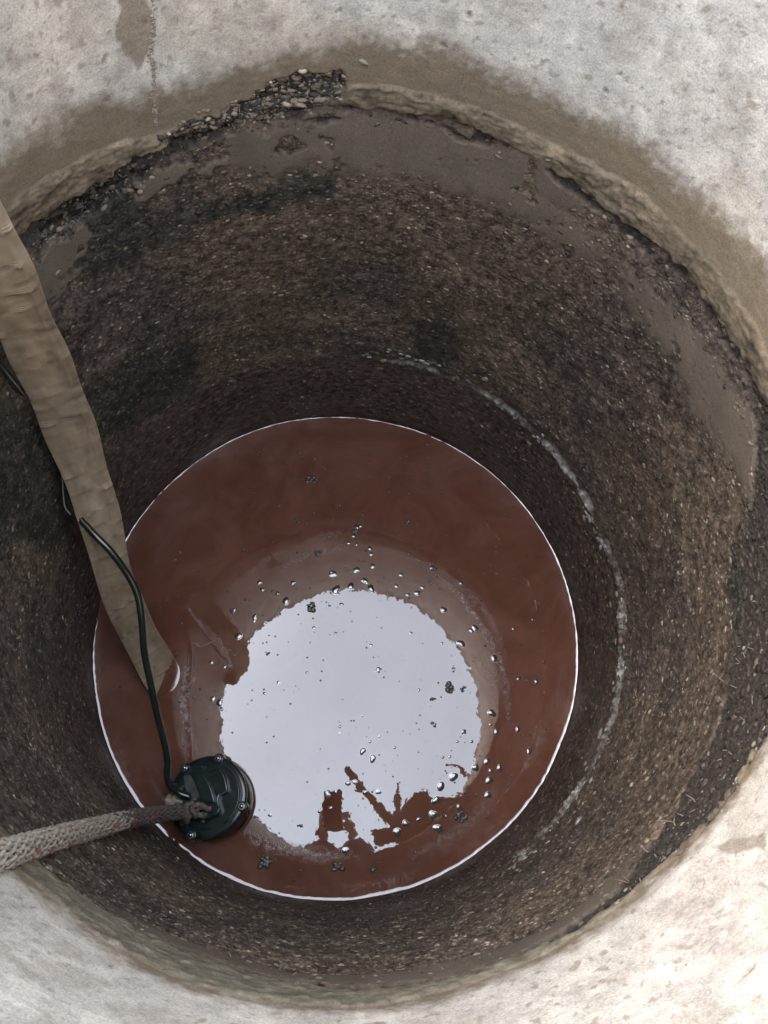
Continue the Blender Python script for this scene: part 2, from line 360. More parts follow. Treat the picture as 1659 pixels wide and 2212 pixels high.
rough_p = reg([(1455,1975),(1500,1945),(1560,1960),(1610,2010),(1600,2060),(1560,2080),(1500,2060),(1470,2020)], 12)
albedo = albedo*(1-.4*rough_p[:, None]) + rough_p[:, None]*.4*c3(.26,.21,.18)*(1+.9*agg[:, None])
pale_wet = (low + .4*groove)*sst(.15, .4, fbm(P0, 75, 2, 171))
albedo = albedo*(1-.9*groove[:, None]) + .9*groove[:, None]*c3(.165, .155, .138)*np.clip(.9+2.6*noise(P0, 110, 172)[:, None] + 1.6*noise(P0, 16, 173)[:, None], .2, 3)
albedo = np.clip(albedo, .006, .75)
grain = np.clip(mid*(1-smoothp)*.95 + gap*.9 + gravel + low*.45 + upc*.05 + lip*.25 + rough_p*.4, 0, 1)
wet = np.clip(low*(.30 + .9*noise(P0, 8, 170) + .25*(1-sst(.02, .1, Z))) + .9*groove + mid*.30*(1-sst(.3, .6, Z)), 0, 1)
disp = disp + rough_p*agg*.0008
RR = .5 + disp
PW = np.stack([cx + RR*C_, cy + RR*S_, Z], 1)
GRID = PW.reshape(NZ, NT, 3)
def wall_r(theta, z):                        # displaced wall point and outward direction
    j = int(round((theta % (2*math.pi))/(2*math.pi)*NT)) % NT; i = int(np.argmin(np.abs(zs - z)))
    return GRID[i, j], np.array([math.cos(theta), math.sin(theta), 0])

i = np.arange(NZ-1)[:, None]*NT; j = np.arange(NT)[None]; j2 = (j+1) % NT
FQ = np.stack([i+j2, i+j, i+NT+j, i+NT+j2], -1).reshape(-1, 4)
def fm(a): return a[FQ].mean(1)
zl = fm(Z)
lab = np.zeros(len(FQ), int)                # 0 upper ring, 1 mortar lip, 2 joint gap, 3 middle ring, 4 bottom ring
u_, l_, g_, gr_, m_, w_ = map(fm, (upc, lip, gap, gravel, mid, low))
lab = np.argmax(np.stack([u_, l_, np.maximum(g_, gr_), m_, w_], 1), 1)
def split(k, name, parent=None):
    f = FQ[lab == k]; used, inv = np.unique(f.ravel(), return_inverse=True)
    me = np_mesh(name, PW[used], inv.reshape(-1, 4))
    attr(me, 'albedo', np.hstack([albedo[used], np.ones((len(used), 1))]), True); attr(me, 'grain', grain[used]); attr(me, 'wet', wet[used])
    return link(name, me, M_wall, parent)
ring_up = tag(split(0, 'concrete_ring'), 'pale grey pitted concrete well ring above the mortar joint, brown stained along its bottom', 'concrete ring', 'stacked concrete rings of the well')
lip_o = split(1, 'mortar_lip', ring_up)
ring_mid = tag(split(3, 'concrete_ring'), 'dark rough gravelly concrete well ring between the beige mortar joint and the glinting lower joint', 'concrete ring', 'stacked concrete rings of the well')
gap_o = split(2, 'joint_gap', ring_mid)
ring_low = tag(split(4, 'concrete_ring'), 'wet dark lowest concrete well ring standing in the reddish water', 'concrete ring', 'stacked concrete rings of the well')

# outer skin and rim of the top ring, out of the picture but seen mirrored in the water
top = GRID[-1]; cen = np.array([.064, -.036, 1.477])
ang = np.arctan2(top[:, 1]-cen[1], top[:, 0]-cen[0])
def circ(r, z, n=0): return np.stack([cen[0] + r*np.cos(ang), cen[1] + r*np.sin(ang), np.full(NT, z)], 1)
st_ = [top, circ(.512, 1.483), circ(.572, 1.483), circ(.58, 1.474), circ(.58, 1.20)]
V = np.vstack(st_); k = np.arange(NT); k2 = (k+1) % NT
Fs = np.vstack([np.stack([a*NT+k2, a*NT+k, (a+1)*NT+k, (a+1)*NT+k2], 1) for a in range(4)])
rim = np_mesh('ring_rim', V, Fs); attr(rim, 'albedo', np.tile([.40, .38, .35, 1], (len(V), 1)), True); attr(rim, 'grain', np.full(len(V), .2)); attr(rim, 'wet', np.zeros(len(V)))
link('ring_rim', rim, M_wall, ring_up)

# ground round the shaft
gr = [circ(.575, 1.24), circ(.9, 1.235), circ(2.5, 1.22), circ(12, 1.2), circ(90, 1.1)]
V = np.vstack([g[::25] for g in gr]); n_ = len(gr[0][::25]); k = np.arange(n_); k2 = (k+1) % n_
V[:, 2] += noise(V, 2.0, 5)*.05*(np.hypot(V[:, 0], V[:, 1]) > .7)
Fs = np.vstack([np.stack([a*n_+k2, a*n_+k, (a+1)*n_+k, (a+1)*n_+k2], 1) for a in range(4)])
tag(link('ground', np_mesh('ground', V, Fs[:, ::-1]), M_soil), kind='structure')

# ------------------------------------------------------------------ water with a meniscus creeping up the wall
wall_at0 = GRID[int(np.argmin(np.abs(zs - .003)))]
rw = np.hypot(wall_at0[:, 0], wall_at0[:, 1])
k = np.ones(13)/13; rw = np.convolve(np.concatenate([rw[-6:], rw, rw[:6]]), k, 'valid')
P1 = np.stack([np.cos(th)*.5, np.sin(th)*.5, 0*th], 1)
wid = np.clip(.0062 + .0016*np.clip(-np.sin(th), -1, 1) + noise(P1, 14, 7)*.0035 + noise(P1, 60, 8)*.003, .002, .012)
prof_r = [0, .1, .2, .3, .4, .46, .475]
Vw = [np.array([[0, 0, 0.]])]
rings = []
for r in prof_r[1:]: rings.append((np.full(NT, r), np.zeros(NT)))
e0 = rw + .002 - wid
hgt = np.zeros(NT)
steps = np.linspace(0, 1, 12)
prev = e0.copy(); rings.append((e0.copy(), hgt.copy()))
for s in steps[1:]:
    rnew = e0 + wid*s; slope = np.tan(np.radians(np.interp(s, [0, .15, .35, .75, .9, 1], [0, 8, 14, 21, 40, 62])))
    hgt = hgt + slope*(rnew - prev); prev = rnew; rings.append((rnew, hgt.copy()))
V = [np.array([[0, 0, 0.]])] + [np.stack([np.cos(th)*r, np.sin(th)*r, h], 1) for r, h in rings]
V = np.vstack(V); nr = len(rings); k = np.arange(NT); k2 = (k+1) % NT
Fl = [(0, 1+a, 1+b, 1+b) for a, b in zip(k, k2)]
Fs = np.vstack([np.array(Fl)] + [np.stack([1+a*NT+k, 1+(a+1)*NT+k, 1+(a+1)*NT+k2, 1+a*NT+k2], 1) for a in range(nr-1)])
water = tag(link('water', poly_mesh('water', V, Fs), M_water), 'reddish brown muddy water mirroring the pale sky', kind='structure')

def meniscus(name, path, parent, w_=.006, closed=False):   # the little slope water makes against something standing in it
    path = np.asarray(path, float)[:, :2]; n = len(path)
    T = np.roll(path, -1, 0) - np.roll(path, 1, 0) if closed else np.gradient(path, axis=0)
    T /= np.linalg.norm(T, axis=1)[:, None]; N = np.stack([T[:, 1], -T[:, 0]], 1)
    fall = np.ones(n) if closed else np.sin(np.linspace(.03, np.pi-.03, n))**.6
    cols = []
    for s in np.linspace(0, 1, 8):
        cols.append(np.hstack([path + N*(1-s)*w_*fall[:, None], ((s**2.0)*w_*.30*fall - .00025*(1-s))[:, None]]))
    V = np.vstack(cols); Fs = []
    for a in range(7):
        for i_ in range(n if closed else n-1): i2 = (i_+1) % n; Fs.append((a*n+i_, a*n+i2, (a+1)*n+i2, (a+1)*n+i_))
    return link(name, np_mesh(name, V, Fs), M_water, parent)

# ------------------------------------------------------------------ pebbles bedded in the walls
def peb_mesh(name, seed, sub=1, k=.25):
    bm = bmesh.new(); bmesh.ops.create_icosphere(bm, subdivisions=sub, radius=1)
    r_ = random.Random(seed)
    for v in bm.verts: v.co *= 1 + r_.uniform(-k, k)
    me = bpy.data.meshes.new(name); bm.to_mesh(me); bm.free(); return me
PEB = {}
for nm, mt in (('pale', M_peb_pale), ('grey', M_peb_grey), ('rust', M_peb_rust), ('wet', M_peb_wet)):
    PEB[nm] = [peb_mesh('pebble_'+nm, 30+q) for q in range(4)]
    for me in PEB[nm]: me.materials.append(mt); me.polygons.foreach_set('use_smooth', np.ones(len(me.polygons), bool))
def at_mask(px_, py_):                         # nearest wall grid point to a pixel of the measuring frame
    p = onwall(px_, py_); t = math.atan2(p[1], p[0]); return wall_r(t, p[2])
def place_pebble(p, nrm, s, kind, parent, asp=None):
    o = bpy.data.objects.new('pebble', random.choice(PEB[kind])); col.objects.link(o); o.parent = parent
    a = asp or random.uniform(1.1, 1.9)
    tdir = Vector((-nrm[1], nrm[0], 0)); nv = Vector(nrm); q = Matrix((tdir, Vector((0, 0, 1)), nv)).transposed().to_quaternion()
    q = q @ Quaternion((0, 0, 1), random.gauss(0, .5)); o.rotation_mode = 'QUATERNION'; o.rotation_quaternion = q
    o.scale = (s*a, s*random.uniform(.75, 1.05), s*.62)
    o.location = Vector(p) - nv*s*.12
# big single ones read off the photograph
big = [(1243,1047,7,'pale'),(1228,1018,5,'rust'),(1330,1287,9,'pale'),(1341,1390,10,'rust'),(1318,1310,6,'pale'),(1297,1590,9,'pale'),(1388,1016,7,'rust'),(1437,1125,6,'pale'),
 (1282,1015,4,'grey'),(1366,930,5,'pale'),(1213,1002,5,'rust'),(774,745,10,'grey'),(500,826,9,'grey'),(828,784,9,'rust'),(782,774,5,'pale'),(490,853,5,'grey'),(1046,825,8,'pale'),
 (1010,830,8,'grey'),(986,822,6,'rust'),(910,785,6,'wet'),(930,790,6,'wet'),(945,795,6,'wet'),(820,800,6,'grey'),(742,722,6,'grey'),(1068,795,5,'pale'),(838,690,5,'grey'),
 (1462,1225,4,'pale'),(1300,960,4,'grey'),(605,648,5,'pale'),(1200,950,5,'rust'),(1375,1270,5,'grey'),(1555,1240,5,'pale'),(1602,1420,6,'pale'),(1246,1780,8,'wet'),(1225,1745,6,'wet'),(1250,1738,6,'pale'),
 (1290,1630,6,'grey'),(1265,1655,6,'pale'),(1330,1545,6,'wet'),(1323,1480,5,'wet'),(1340,1440,5,'wet'),(1125,1865,7,'pale'),(1108,1880,7,'pale'),(1145,1850,6,'wet'),
 (765,145,9,'pale'),(1560,1790,6,'pale'),(1180,360,5,'pale'),(305,150,4,'pale')]
for (a, b, r, kd) in big:
    p, nrm = at_mask(a, b); d_ = np.linalg.norm(CAM-p); place_pebble(p, nrm, r*d_/F_*.8, kd, ring_mid if p[2] < .86 else ring_up)
cnt = 0
def scatter(n, f, kinds, rad, parent):
    for _ in range(n):
        a, b = f(); p, nrm = at_mask(a, b); d_ = np.linalg.norm(CAM-p)
        place_pebble(p, nrm, random.uniform(*rad)*d_/F_, random.choice(kinds), parent)
def along(pts, jit):
    P = catmull(pts, 20)
    def f():
        q = P[random.randrange(len(P))]; return q[0]+random.gauss(0, jit), q[1]+random.gauss(0, jit)
    return f
scatter(120, along([(1130,930),(1200,985),(1262,1090),(1290,1160),(1335,1260),(1342,1390),(1335,1480),(1305,1590),(1262,1690),(1215,1770),(1150,1840),(1090,1885)], 6), ['wet', 'grey', 'wet', 'pale'], (2.4, 5.5), ring_low)
scatter(20, along([(760,768),(840,772),(900,785),(965,800)], 5), ['wet', 'grey'], (3, 5.5), ring_low)
scatter(60, along([(375,297),(470,262),(560,215),(640,195),(720,188)], 14), ['pale', 'rust', 'pale', 'grey'], (2.4, 5.4), gap_o)
scatter(30, along([(110,500),(180,455),(250,410),(320,380)], 12), ['pale', 'rust', 'grey'], (2.4, 4.8), gap_o)
scatter(16, along([(1640,1500),(1600,1660),(1500,1800),(1390,1930),(1330,1985)], 16), ['pale', 'rust', 'grey'], (2.4, 5.5), gap_o)
# the crust: very many small stones, uncountable
def crust(name, n, zr, parent, size, filt, pal):
    bm = bmesh.new(); bmesh.ops.create_icosphere(bm, subdivisions=1, radius=1)
    bv = np.array([v.co[:] for v in bm.verts]); bf = np.array([[v.index for v in f.verts] for f in bm.faces]); bm.free()
    idx = np.where((Z > zr[0]) & (Z < zr[1]) & (filt > rng.random(len(Z))))[0]
    idx = rng.choice(idx, min(n, len(idx)), replace=False); n = len(idx)
    s = size[0] + (size[1]-size[0])*rng.random(n)**4
    tx = np.stack([-S_[idx], C_[idx], 0*idx], 1); nz = np.stack([C_[idx], S_[idx], 0*idx], 1); up = np.tile([0, 0, 1.], (n, 1))
    a = rng.normal(0, .5, n); ca, sa = np.cos(a)[:, None], np.sin(a)[:, None]; X = ca*tx + sa*up; Y = -sa*tx + ca*up
    sx = (s*rng.uniform(1.1, 2.0, n))[:, None]; sy = (s*rng.uniform(.7, 1.0, n))[:, None]; sz = (s*.6)[:, None]
    jit = rng.uniform(.72, 1.2, (n, len(bv), 1)); B = bv[None]*jit
    V = (PW[idx] )[:, None] + B[..., :1]*(X*sx)[:, None] + B[..., 1:2]*(Y*sy)[:, None] + B[..., 2:]*(nz*sz)[:, None]
    Fs = (bf[None] + (np.arange(n)*len(bv))[:, None, None]).reshape(-1, 3)
    me = np_mesh(name, V.reshape(-1, 3), Fs)
    pal = np.array(pal); ci = pal[np.minimum((rng.random(n)**1.0*len(pal)).astype(int), len(pal)-1)]*rng.uniform(.7, 1.3, (n, 1))
    loc_ = albedo[idx].mean(1); loc_ = (loc_/loc_.mean())**.75; ci = ci*np.clip(loc_, .3, 2.2)[:, None]
    c = np.repeat(ci, len(bv), 0); attr(me, 'albedo', np.hstack([c, np.ones((len(c), 1))]), True)
    attr(me, 'grain', np.full(len(c), .1)); attr(me, 'wet', np.repeat(wet[idx], len(bv))*.8)
    return tag(link(name, me, M_wall, parent), kind='stuff')
dk = [(.046,.035,.026)]*6 + [(.076,.058,.043)]*8 + [(.115,.09,.066)]*4 + [(.18,.145,.105)]
pl = [(.15,.125,.095), (.20,.17,.14), (.12,.085,.06)]
crust('aggregate_crust', 42000, (.27, .84), ring_mid, (.0009, .0036), np.clip(mid*(1-smoothp*.97), 0, 1), dk)
crust('pale_grit', 700, (.27, .80), ring_mid, (.0012, .0034), np.clip(mid*(1-smoothp)*(.3+sst(.4, .75, Z)), 0, 1), pl)
crust('wet_grit', 9000, (.0, .27), ring_low, (.0011, .0032), low*np.clip(sst(.0, .12, Z)+.25, 0, 1), dk)
crust('joint_gravel', 2200, (.66, .92), gap_o, (.0014, .0056), np.clip(gravel, 0, 1), [(.17,.135,.10), (.12,.095,.075), (.05,.04,.035), (.03,.025,.022), (.19,.14,.105), (.03,.026,.024)])
crust('gap_grit', 1800, (.66, .90), gap_o, (.0012, .0048), np.clip(gap, 0, 1), [(.034,.027,.022)]*9 + [(.06,.047,.038)]*3 + [(.09,.07,.055), (.14,.12,.095)])

# ------------------------------------------------------------------ crack with mortar crumbs in the top ring, rootlets in the joint
cp = [np.array(at_mask(a, b)[0]) for a, b in ((272,-40),(285,20),(292,70),(290,110),(300,160),(305,200),(312,250),(322,285))]
cpp = catmull(cp, 30); cv, cf, coff = [], [], 0
bm = bmesh.new(); bmesh.ops.create_icosphere(bm, subdivisions=1, radius=1); tb_ = np.array([v.co[:] for v in bm.verts]); tf_ = np.array([[v.index for v in f.verts] for f in bm.faces]); bm.free()
for _ in range(420):
    q = cpp[random.randrange(len(cpp))]; nr_ = np.array([q[0], q[1], 0]); nr_ /= np.linalg.norm(nr_); tg = np.array([-nr_[1], nr_[0], 0])
    q = q + tg*random.gauss(0, .0016) + nr_*.0006; s_ = random.uniform(.0006, .0021)
    cv.append(q + (tb_*rng.uniform(.7, 1.3, (len(tb_), 1)))*s_); cf.append(tf_+coff); coff += len(tb_)
tag(link('crack_filling', np_mesh('crack_filling', np.vstack(cv), np.vstack(cf)), simple('crack_mortar', (.24, .19, .15), .95, var=.5, scale=200, bump=1, bscale=300), ring_up), kind='stuff')
M_root = simple('dry_root', (.14, .11, .085), .8)
def rootlets():
    Vs, Fs, off = [], [], 0
    spots = []
    for _ in range(110):
        u = random.random()
        if u < .65:
            q = catmull([(1640,1180),(1600,1400),(1590,1560),(1540,1690),(1440,1850),(1350,1960)], 10)
        elif u < .85: q = catmull([(130,480),(250,400),(420,320),(560,240),(700,190)], 10)
        else: q = catmull([(330,2060),(480,2110),(640,2150)], 10)
        c = q[random.randrange(len(q))]; spots.append((c[0]+random.gauss(0, 20), c[1]+random.gauss(0, 20)))
    for a, b in spots:
        p, nrm = at_mask(a, b); v = np.array([random.gauss(0, .6), random.gauss(0, .6), random.gauss(-.2, .5)]) - nrm*.8; v /= np.linalg.norm(v)
        l = random.uniform(.004, .013); bend = np.array([random.gauss(0, 1) for _ in range(3)])*.35
        pts = [p + nrm*.003 + v*l*t + bend*l*t*t for t in np.linspace(0, 1, 6)]
        v_, f_ = tube_arr(pts, np.linspace(.0011, .0005, 6), 5); Vs.append(v_); Fs.append(f_+off); off += len(v_)
    return poly_mesh('rootlets', np.vstack(Vs), np.vstack(Fs))
tag(link('rootlets', rootlets(), M_root, gap_o), kind='stuff')

# ------------------------------------------------------------------ flat canvas hose
def hose():
    root = empty('canvas_hose', tuple(atz(355, 1465, 0)))
    tag(root, 'flat beige canvas hose hanging down the left side, creased end dipping in the water', 'hose')
    base = np.array(root.location)
    def wid(w_): return CAM[2] - .070*F_/w_
    ctr = [(-330,130,1.26),(-150,370,1.10),(-20,560,.965),(60,715,.80),(125,860,.62),(172,985,.47),(216,1120,.34),(250,1255,.225),(295,1360,.11),(338,1438,.022),(356,1474,-.012),(378,1530,-.07)]
    path = catmull([np.array(p) for p in ((-.74,.20,1.25),(-.67,.185,1.42),(-.56,.16,1.505),(-.45,.13,1.50),(-.39,.115,1.43),(-.345,.11,1.32))] + [atz(a, b, c) for a, b, c in ctr[1:]], 22)
    n = len(path); T = np.gradient(path, axis=0); T /= np.linalg.norm(T, axis=1)[:, None]
    view = path - CAM; view /= np.linalg.norm(view, axis=1)[:, None]
    A = np.cross(T, view); A /= np.linalg.norm(A, axis=1)[:, None]       # across the band, facing the viewer
    B = np.cross(A, T)
    up_ = np.where(B[:, 2] < 0, 1., -1.)*1.0
    fl = np.interp(np.arange(n)/n, [0, .2, .34], [0, 0, 1])       # lies flat on the rim, faces the shaft below it
    AW = np.cross(T, np.array([-1, .28, 0]) + 0*T); AW /= np.linalg.norm(AW, axis=1)[:, None]
    AW *= np.sign((AW*A).sum(1))[:, None]; A0 = np.array([.27, .96, 0.]); A0 = A0*np.sign(A[n//3] @ A0)
    A = A0*(1-fl)[:, None] + A*fl[:, None]; A -= T*(A*T).sum(1)[:, None]; A /= np.linalg.norm(A, axis=1)[:, None]; B = np.cross(A, T)
    tw = np.interp(np.arange(n)/n, [0, .3, .5, .7, .85, .95, 1], [0, 0, -.1, .15, -.1, 0, 0]) + up_*np.interp(np.arange(n)/n, [.80, .93, 1], [0, .62, .7])*np.sign(A[-8] @ np.array([1, .4, 0]))
    A2 = A*np.cos(tw)[:, None] + B*np.sin(tw)[:, None]; B2 = -A*np.sin(tw)[:, None] + B*np.cos(tw)[:, None]
    m_ = 26; V = np.zeros((n, 2*m_, 3)); s = np.concatenate([[0], np.cumsum(np.linalg.norm(np.diff(path, axis=0), axis=1))])
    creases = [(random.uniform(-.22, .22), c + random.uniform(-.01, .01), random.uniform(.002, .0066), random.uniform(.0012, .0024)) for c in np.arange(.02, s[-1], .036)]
    crv = np.zeros(n)
    for (sk, c0, am, wd) in creases: crv = crv + 0
    hw = .0345 + .0022*np.sin(s*9+1) + .0014*np.sin(s*31)
    hw = hw*np.interp(s, [s[-1]-.25, s[-1]], [1, 1.1])
    for k in range(2*m_):
        a_ = 2*np.pi*k/(2*m_); u = np.cos(a_); v = np.sin(a_)
        u2 = np.sign(u)*abs(u)**.8
        thick = .0048 + .0015*np.sin(s*14)
        off = v*thick
        if v > -1:
            for (sk, c0, am, wd) in creases:
                dd = s - (c0 + u2*.034*sk*1.6); off = off + am*np.exp(-(dd/wd)**2)*(.75 + .25*np.cos(u*1.5+c0*50)) - am*.6*np.exp(-((dd-wd*1.6)/wd)**2)
            off = off + .0018*np.exp(-((u2-.62)/.05)**2) - .0012*np.exp(-((u2-.52)/.05)**2)
        V[:, k] = path + A2*(hw*u2)[:, None] - B2*0 + (-view*0 + B2*1)*(-off)[:, None]
    P = V.reshape(-1, 3); V = (P + (fbm(P, 18, 2, 7)*.0012)[:, None]*np.repeat(B2, 2*m_, 0)) - base
    i = np.arange(n-1)[:, None]*2*m_; j = np.arange(2*m_)[None]; j2 = (j+1) % (2*m_)
    Fs = np.stack([i+j, i+j2, i+2*m_+j2, i+2*m_+j], -1).reshape(-1, 4)
    m, t, b = new_mat('beige_canvas'); nn = t.nodes; l = t.links.new
    tcn = nn.new('ShaderNodeUVMap'); 
    no = nn.new('ShaderNodeTexNoise'); no.inputs['Scale'].default_value = 28; no.inputs['Detail'].default_value = 5
    tco = nn.new('ShaderNodeTexCoord'); l(tco.outputs['Object'], no.inputs['Vector'])
    mp = nn.new('ShaderNodeMapping'); mp.inputs['Scale'].default_value = (3, 14, 1); l(tcn.outputs[0], mp.inputs['Vector'])
    n3 = nn.new('ShaderNodeTexNoise'); n3.inputs['Scale'].default_value = 2; n3.inputs['Detail'].default_value = 4; l(mp.outputs[0], n3.inputs['Vector'])
    ad = nn.new('ShaderNodeMath'); ad.operation = 'ADD'; l(no.outputs['Fac'], ad.inputs[0]); l(n3.outputs['Fac'], ad.inputs[1])
    rp = nn.new('ShaderNodeValToRGB'); rp.color_ramp.elements[0].position = .36; rp.color_ramp.elements[1].position = .66
    rp.color_ramp.elements[0].color = (.40, .285, .18, 1); rp.color_ramp.elements[1].color = (.60, .455, .315, 1)
    hf = nn.new('ShaderNodeMath'); hf.operation = 'MULTIPLY'; hf.inputs[1].default_value = .5; l(ad.outputs[0], hf.inputs[0]); l(hf.outputs[0], rp.inputs[0])
    wa = nn.new('ShaderNodeAttribute'); wa.attribute_name = 'fold_shading'; wm = nn.new('ShaderNodeMath'); wm.operation = 'MULTIPLY_ADD'; wm.inputs[1].default_value = .6; wm.inputs[2].default_value = 1
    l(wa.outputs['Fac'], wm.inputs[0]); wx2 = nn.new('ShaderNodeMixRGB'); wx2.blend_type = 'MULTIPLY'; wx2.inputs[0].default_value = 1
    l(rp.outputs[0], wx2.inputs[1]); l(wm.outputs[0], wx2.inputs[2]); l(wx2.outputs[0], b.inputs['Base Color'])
    b.inputs['Roughness'].default_value = .85
    wv = nn.new('ShaderNodeTexWave'); wv.inputs['Scale'].default_value = 30; wv.bands_direction = 'X'; wv.inputs['Distortion'].default_value = .6; l(tcn.outputs[0], wv.inputs['Vector'])
    wv2 = nn.new('ShaderNodeTexWave'); wv2.inputs['Scale'].default_value = 130; wv2.bands_direction = 'Y'; wv2.inputs['Distortion'].default_value = .4; l(tcn.outputs[0], wv2.inputs['Vector'])
    a2 = nn.new('ShaderNodeMath'); a2.operation = 'ADD'; l(wv.outputs['Fac'], a2.inputs[0]); l(wv2.outputs['Fac'], a2.inputs[1])
    bp = nn.new('ShaderNodeBump'); bp.inputs['Strength'].default_value = .9; bp.inputs['Distance'].default_value = .0010; l(a2.outputs[0], bp.inputs['Height']); l(bp.outputs[0], b.inputs['Normal'])
    me = np_mesh('hose_sleeve', V, Fs)
    uv = me.uv_layers.new(name='UVMap'); vi = np.zeros(len(me.loops), np.int32); me.loops.foreach_get('vertex_index', vi)
    uu = np.stack([(np.cos(2*np.pi*(vi % (2*m_))/(2*m_)))*.5+.5, s[vi//(2*m_)]], 1); uv.data.foreach_set('uv', uu.astype(np.float32).ravel())
    k_ = np.tile(np.arange(2*m_), n); u_c = np.cos(2*np.pi*k_/(2*m_)); s_c = np.repeat(s, 2*m_); shade_c = np.zeros(len(s_c))
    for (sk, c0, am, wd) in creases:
        dd = s_c - (c0 + u_c*.034*sk*1.6); shade_c = shade_c + (np.exp(-(dd/wd)**2) - .9*np.exp(-((dd-wd*1.8)/wd)**2))*am/.006*(.75 + .25*np.cos(u_c*1.5+c0*50))
    attr(me, 'fold_shading', np.clip(shade_c, -1, 1.2))  # ridges lightened, furrows darkened in the colour: painted light on the folds
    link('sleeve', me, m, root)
    mp_ = catmull([atz(a, b, 0) for a, b in ((371,1418),(376,1436),(378,1456),(372,1476),(362,1490),(348,1503))], 8)
    meniscus('meniscus', mp_[::-1], water, .013)
    return root
hose()

# ------------------------------------------------------------------ black power cable
cab = catmull([atz(-160,600,1.05), atz(-60,720,.85), atz(15,810,.68), atz(70,885,.56), atz(120,975,.46), atz(150,1085,.38), atz(195,1145,.34), atz(238,1190,.32), atz(275,1240,.29),
      atz(297,1285,.27), atz(306,1340,.25), atz(312,1410,.22), atz(326,1480,.19), atz(341,1550,.16), atz(355,1605,.135), atz(362,1645,.12), atz(361,1675,.11), atz(368,1697,.10), atz(384,1712,.09), atz(410,1722,.085)], 8)
tag(tube('power_cable', cab, .0062, M_black, None, 12), 'glossy black cable running down over the canvas hose to the pump', 'cable')
thin = catmull([atz(118,925,.50), atz(128,980,.46), atz(135,1040,.42), atz(139,1090,.39), atz(152,1112,.38)], 8)
tag(tube('thin_wire', thin, .0012, simple('grey_wire', (.16, .14, .12), .5), None, 6), 'thin greyish wire hanging beside the canvas hose against the dark wall', 'wire')

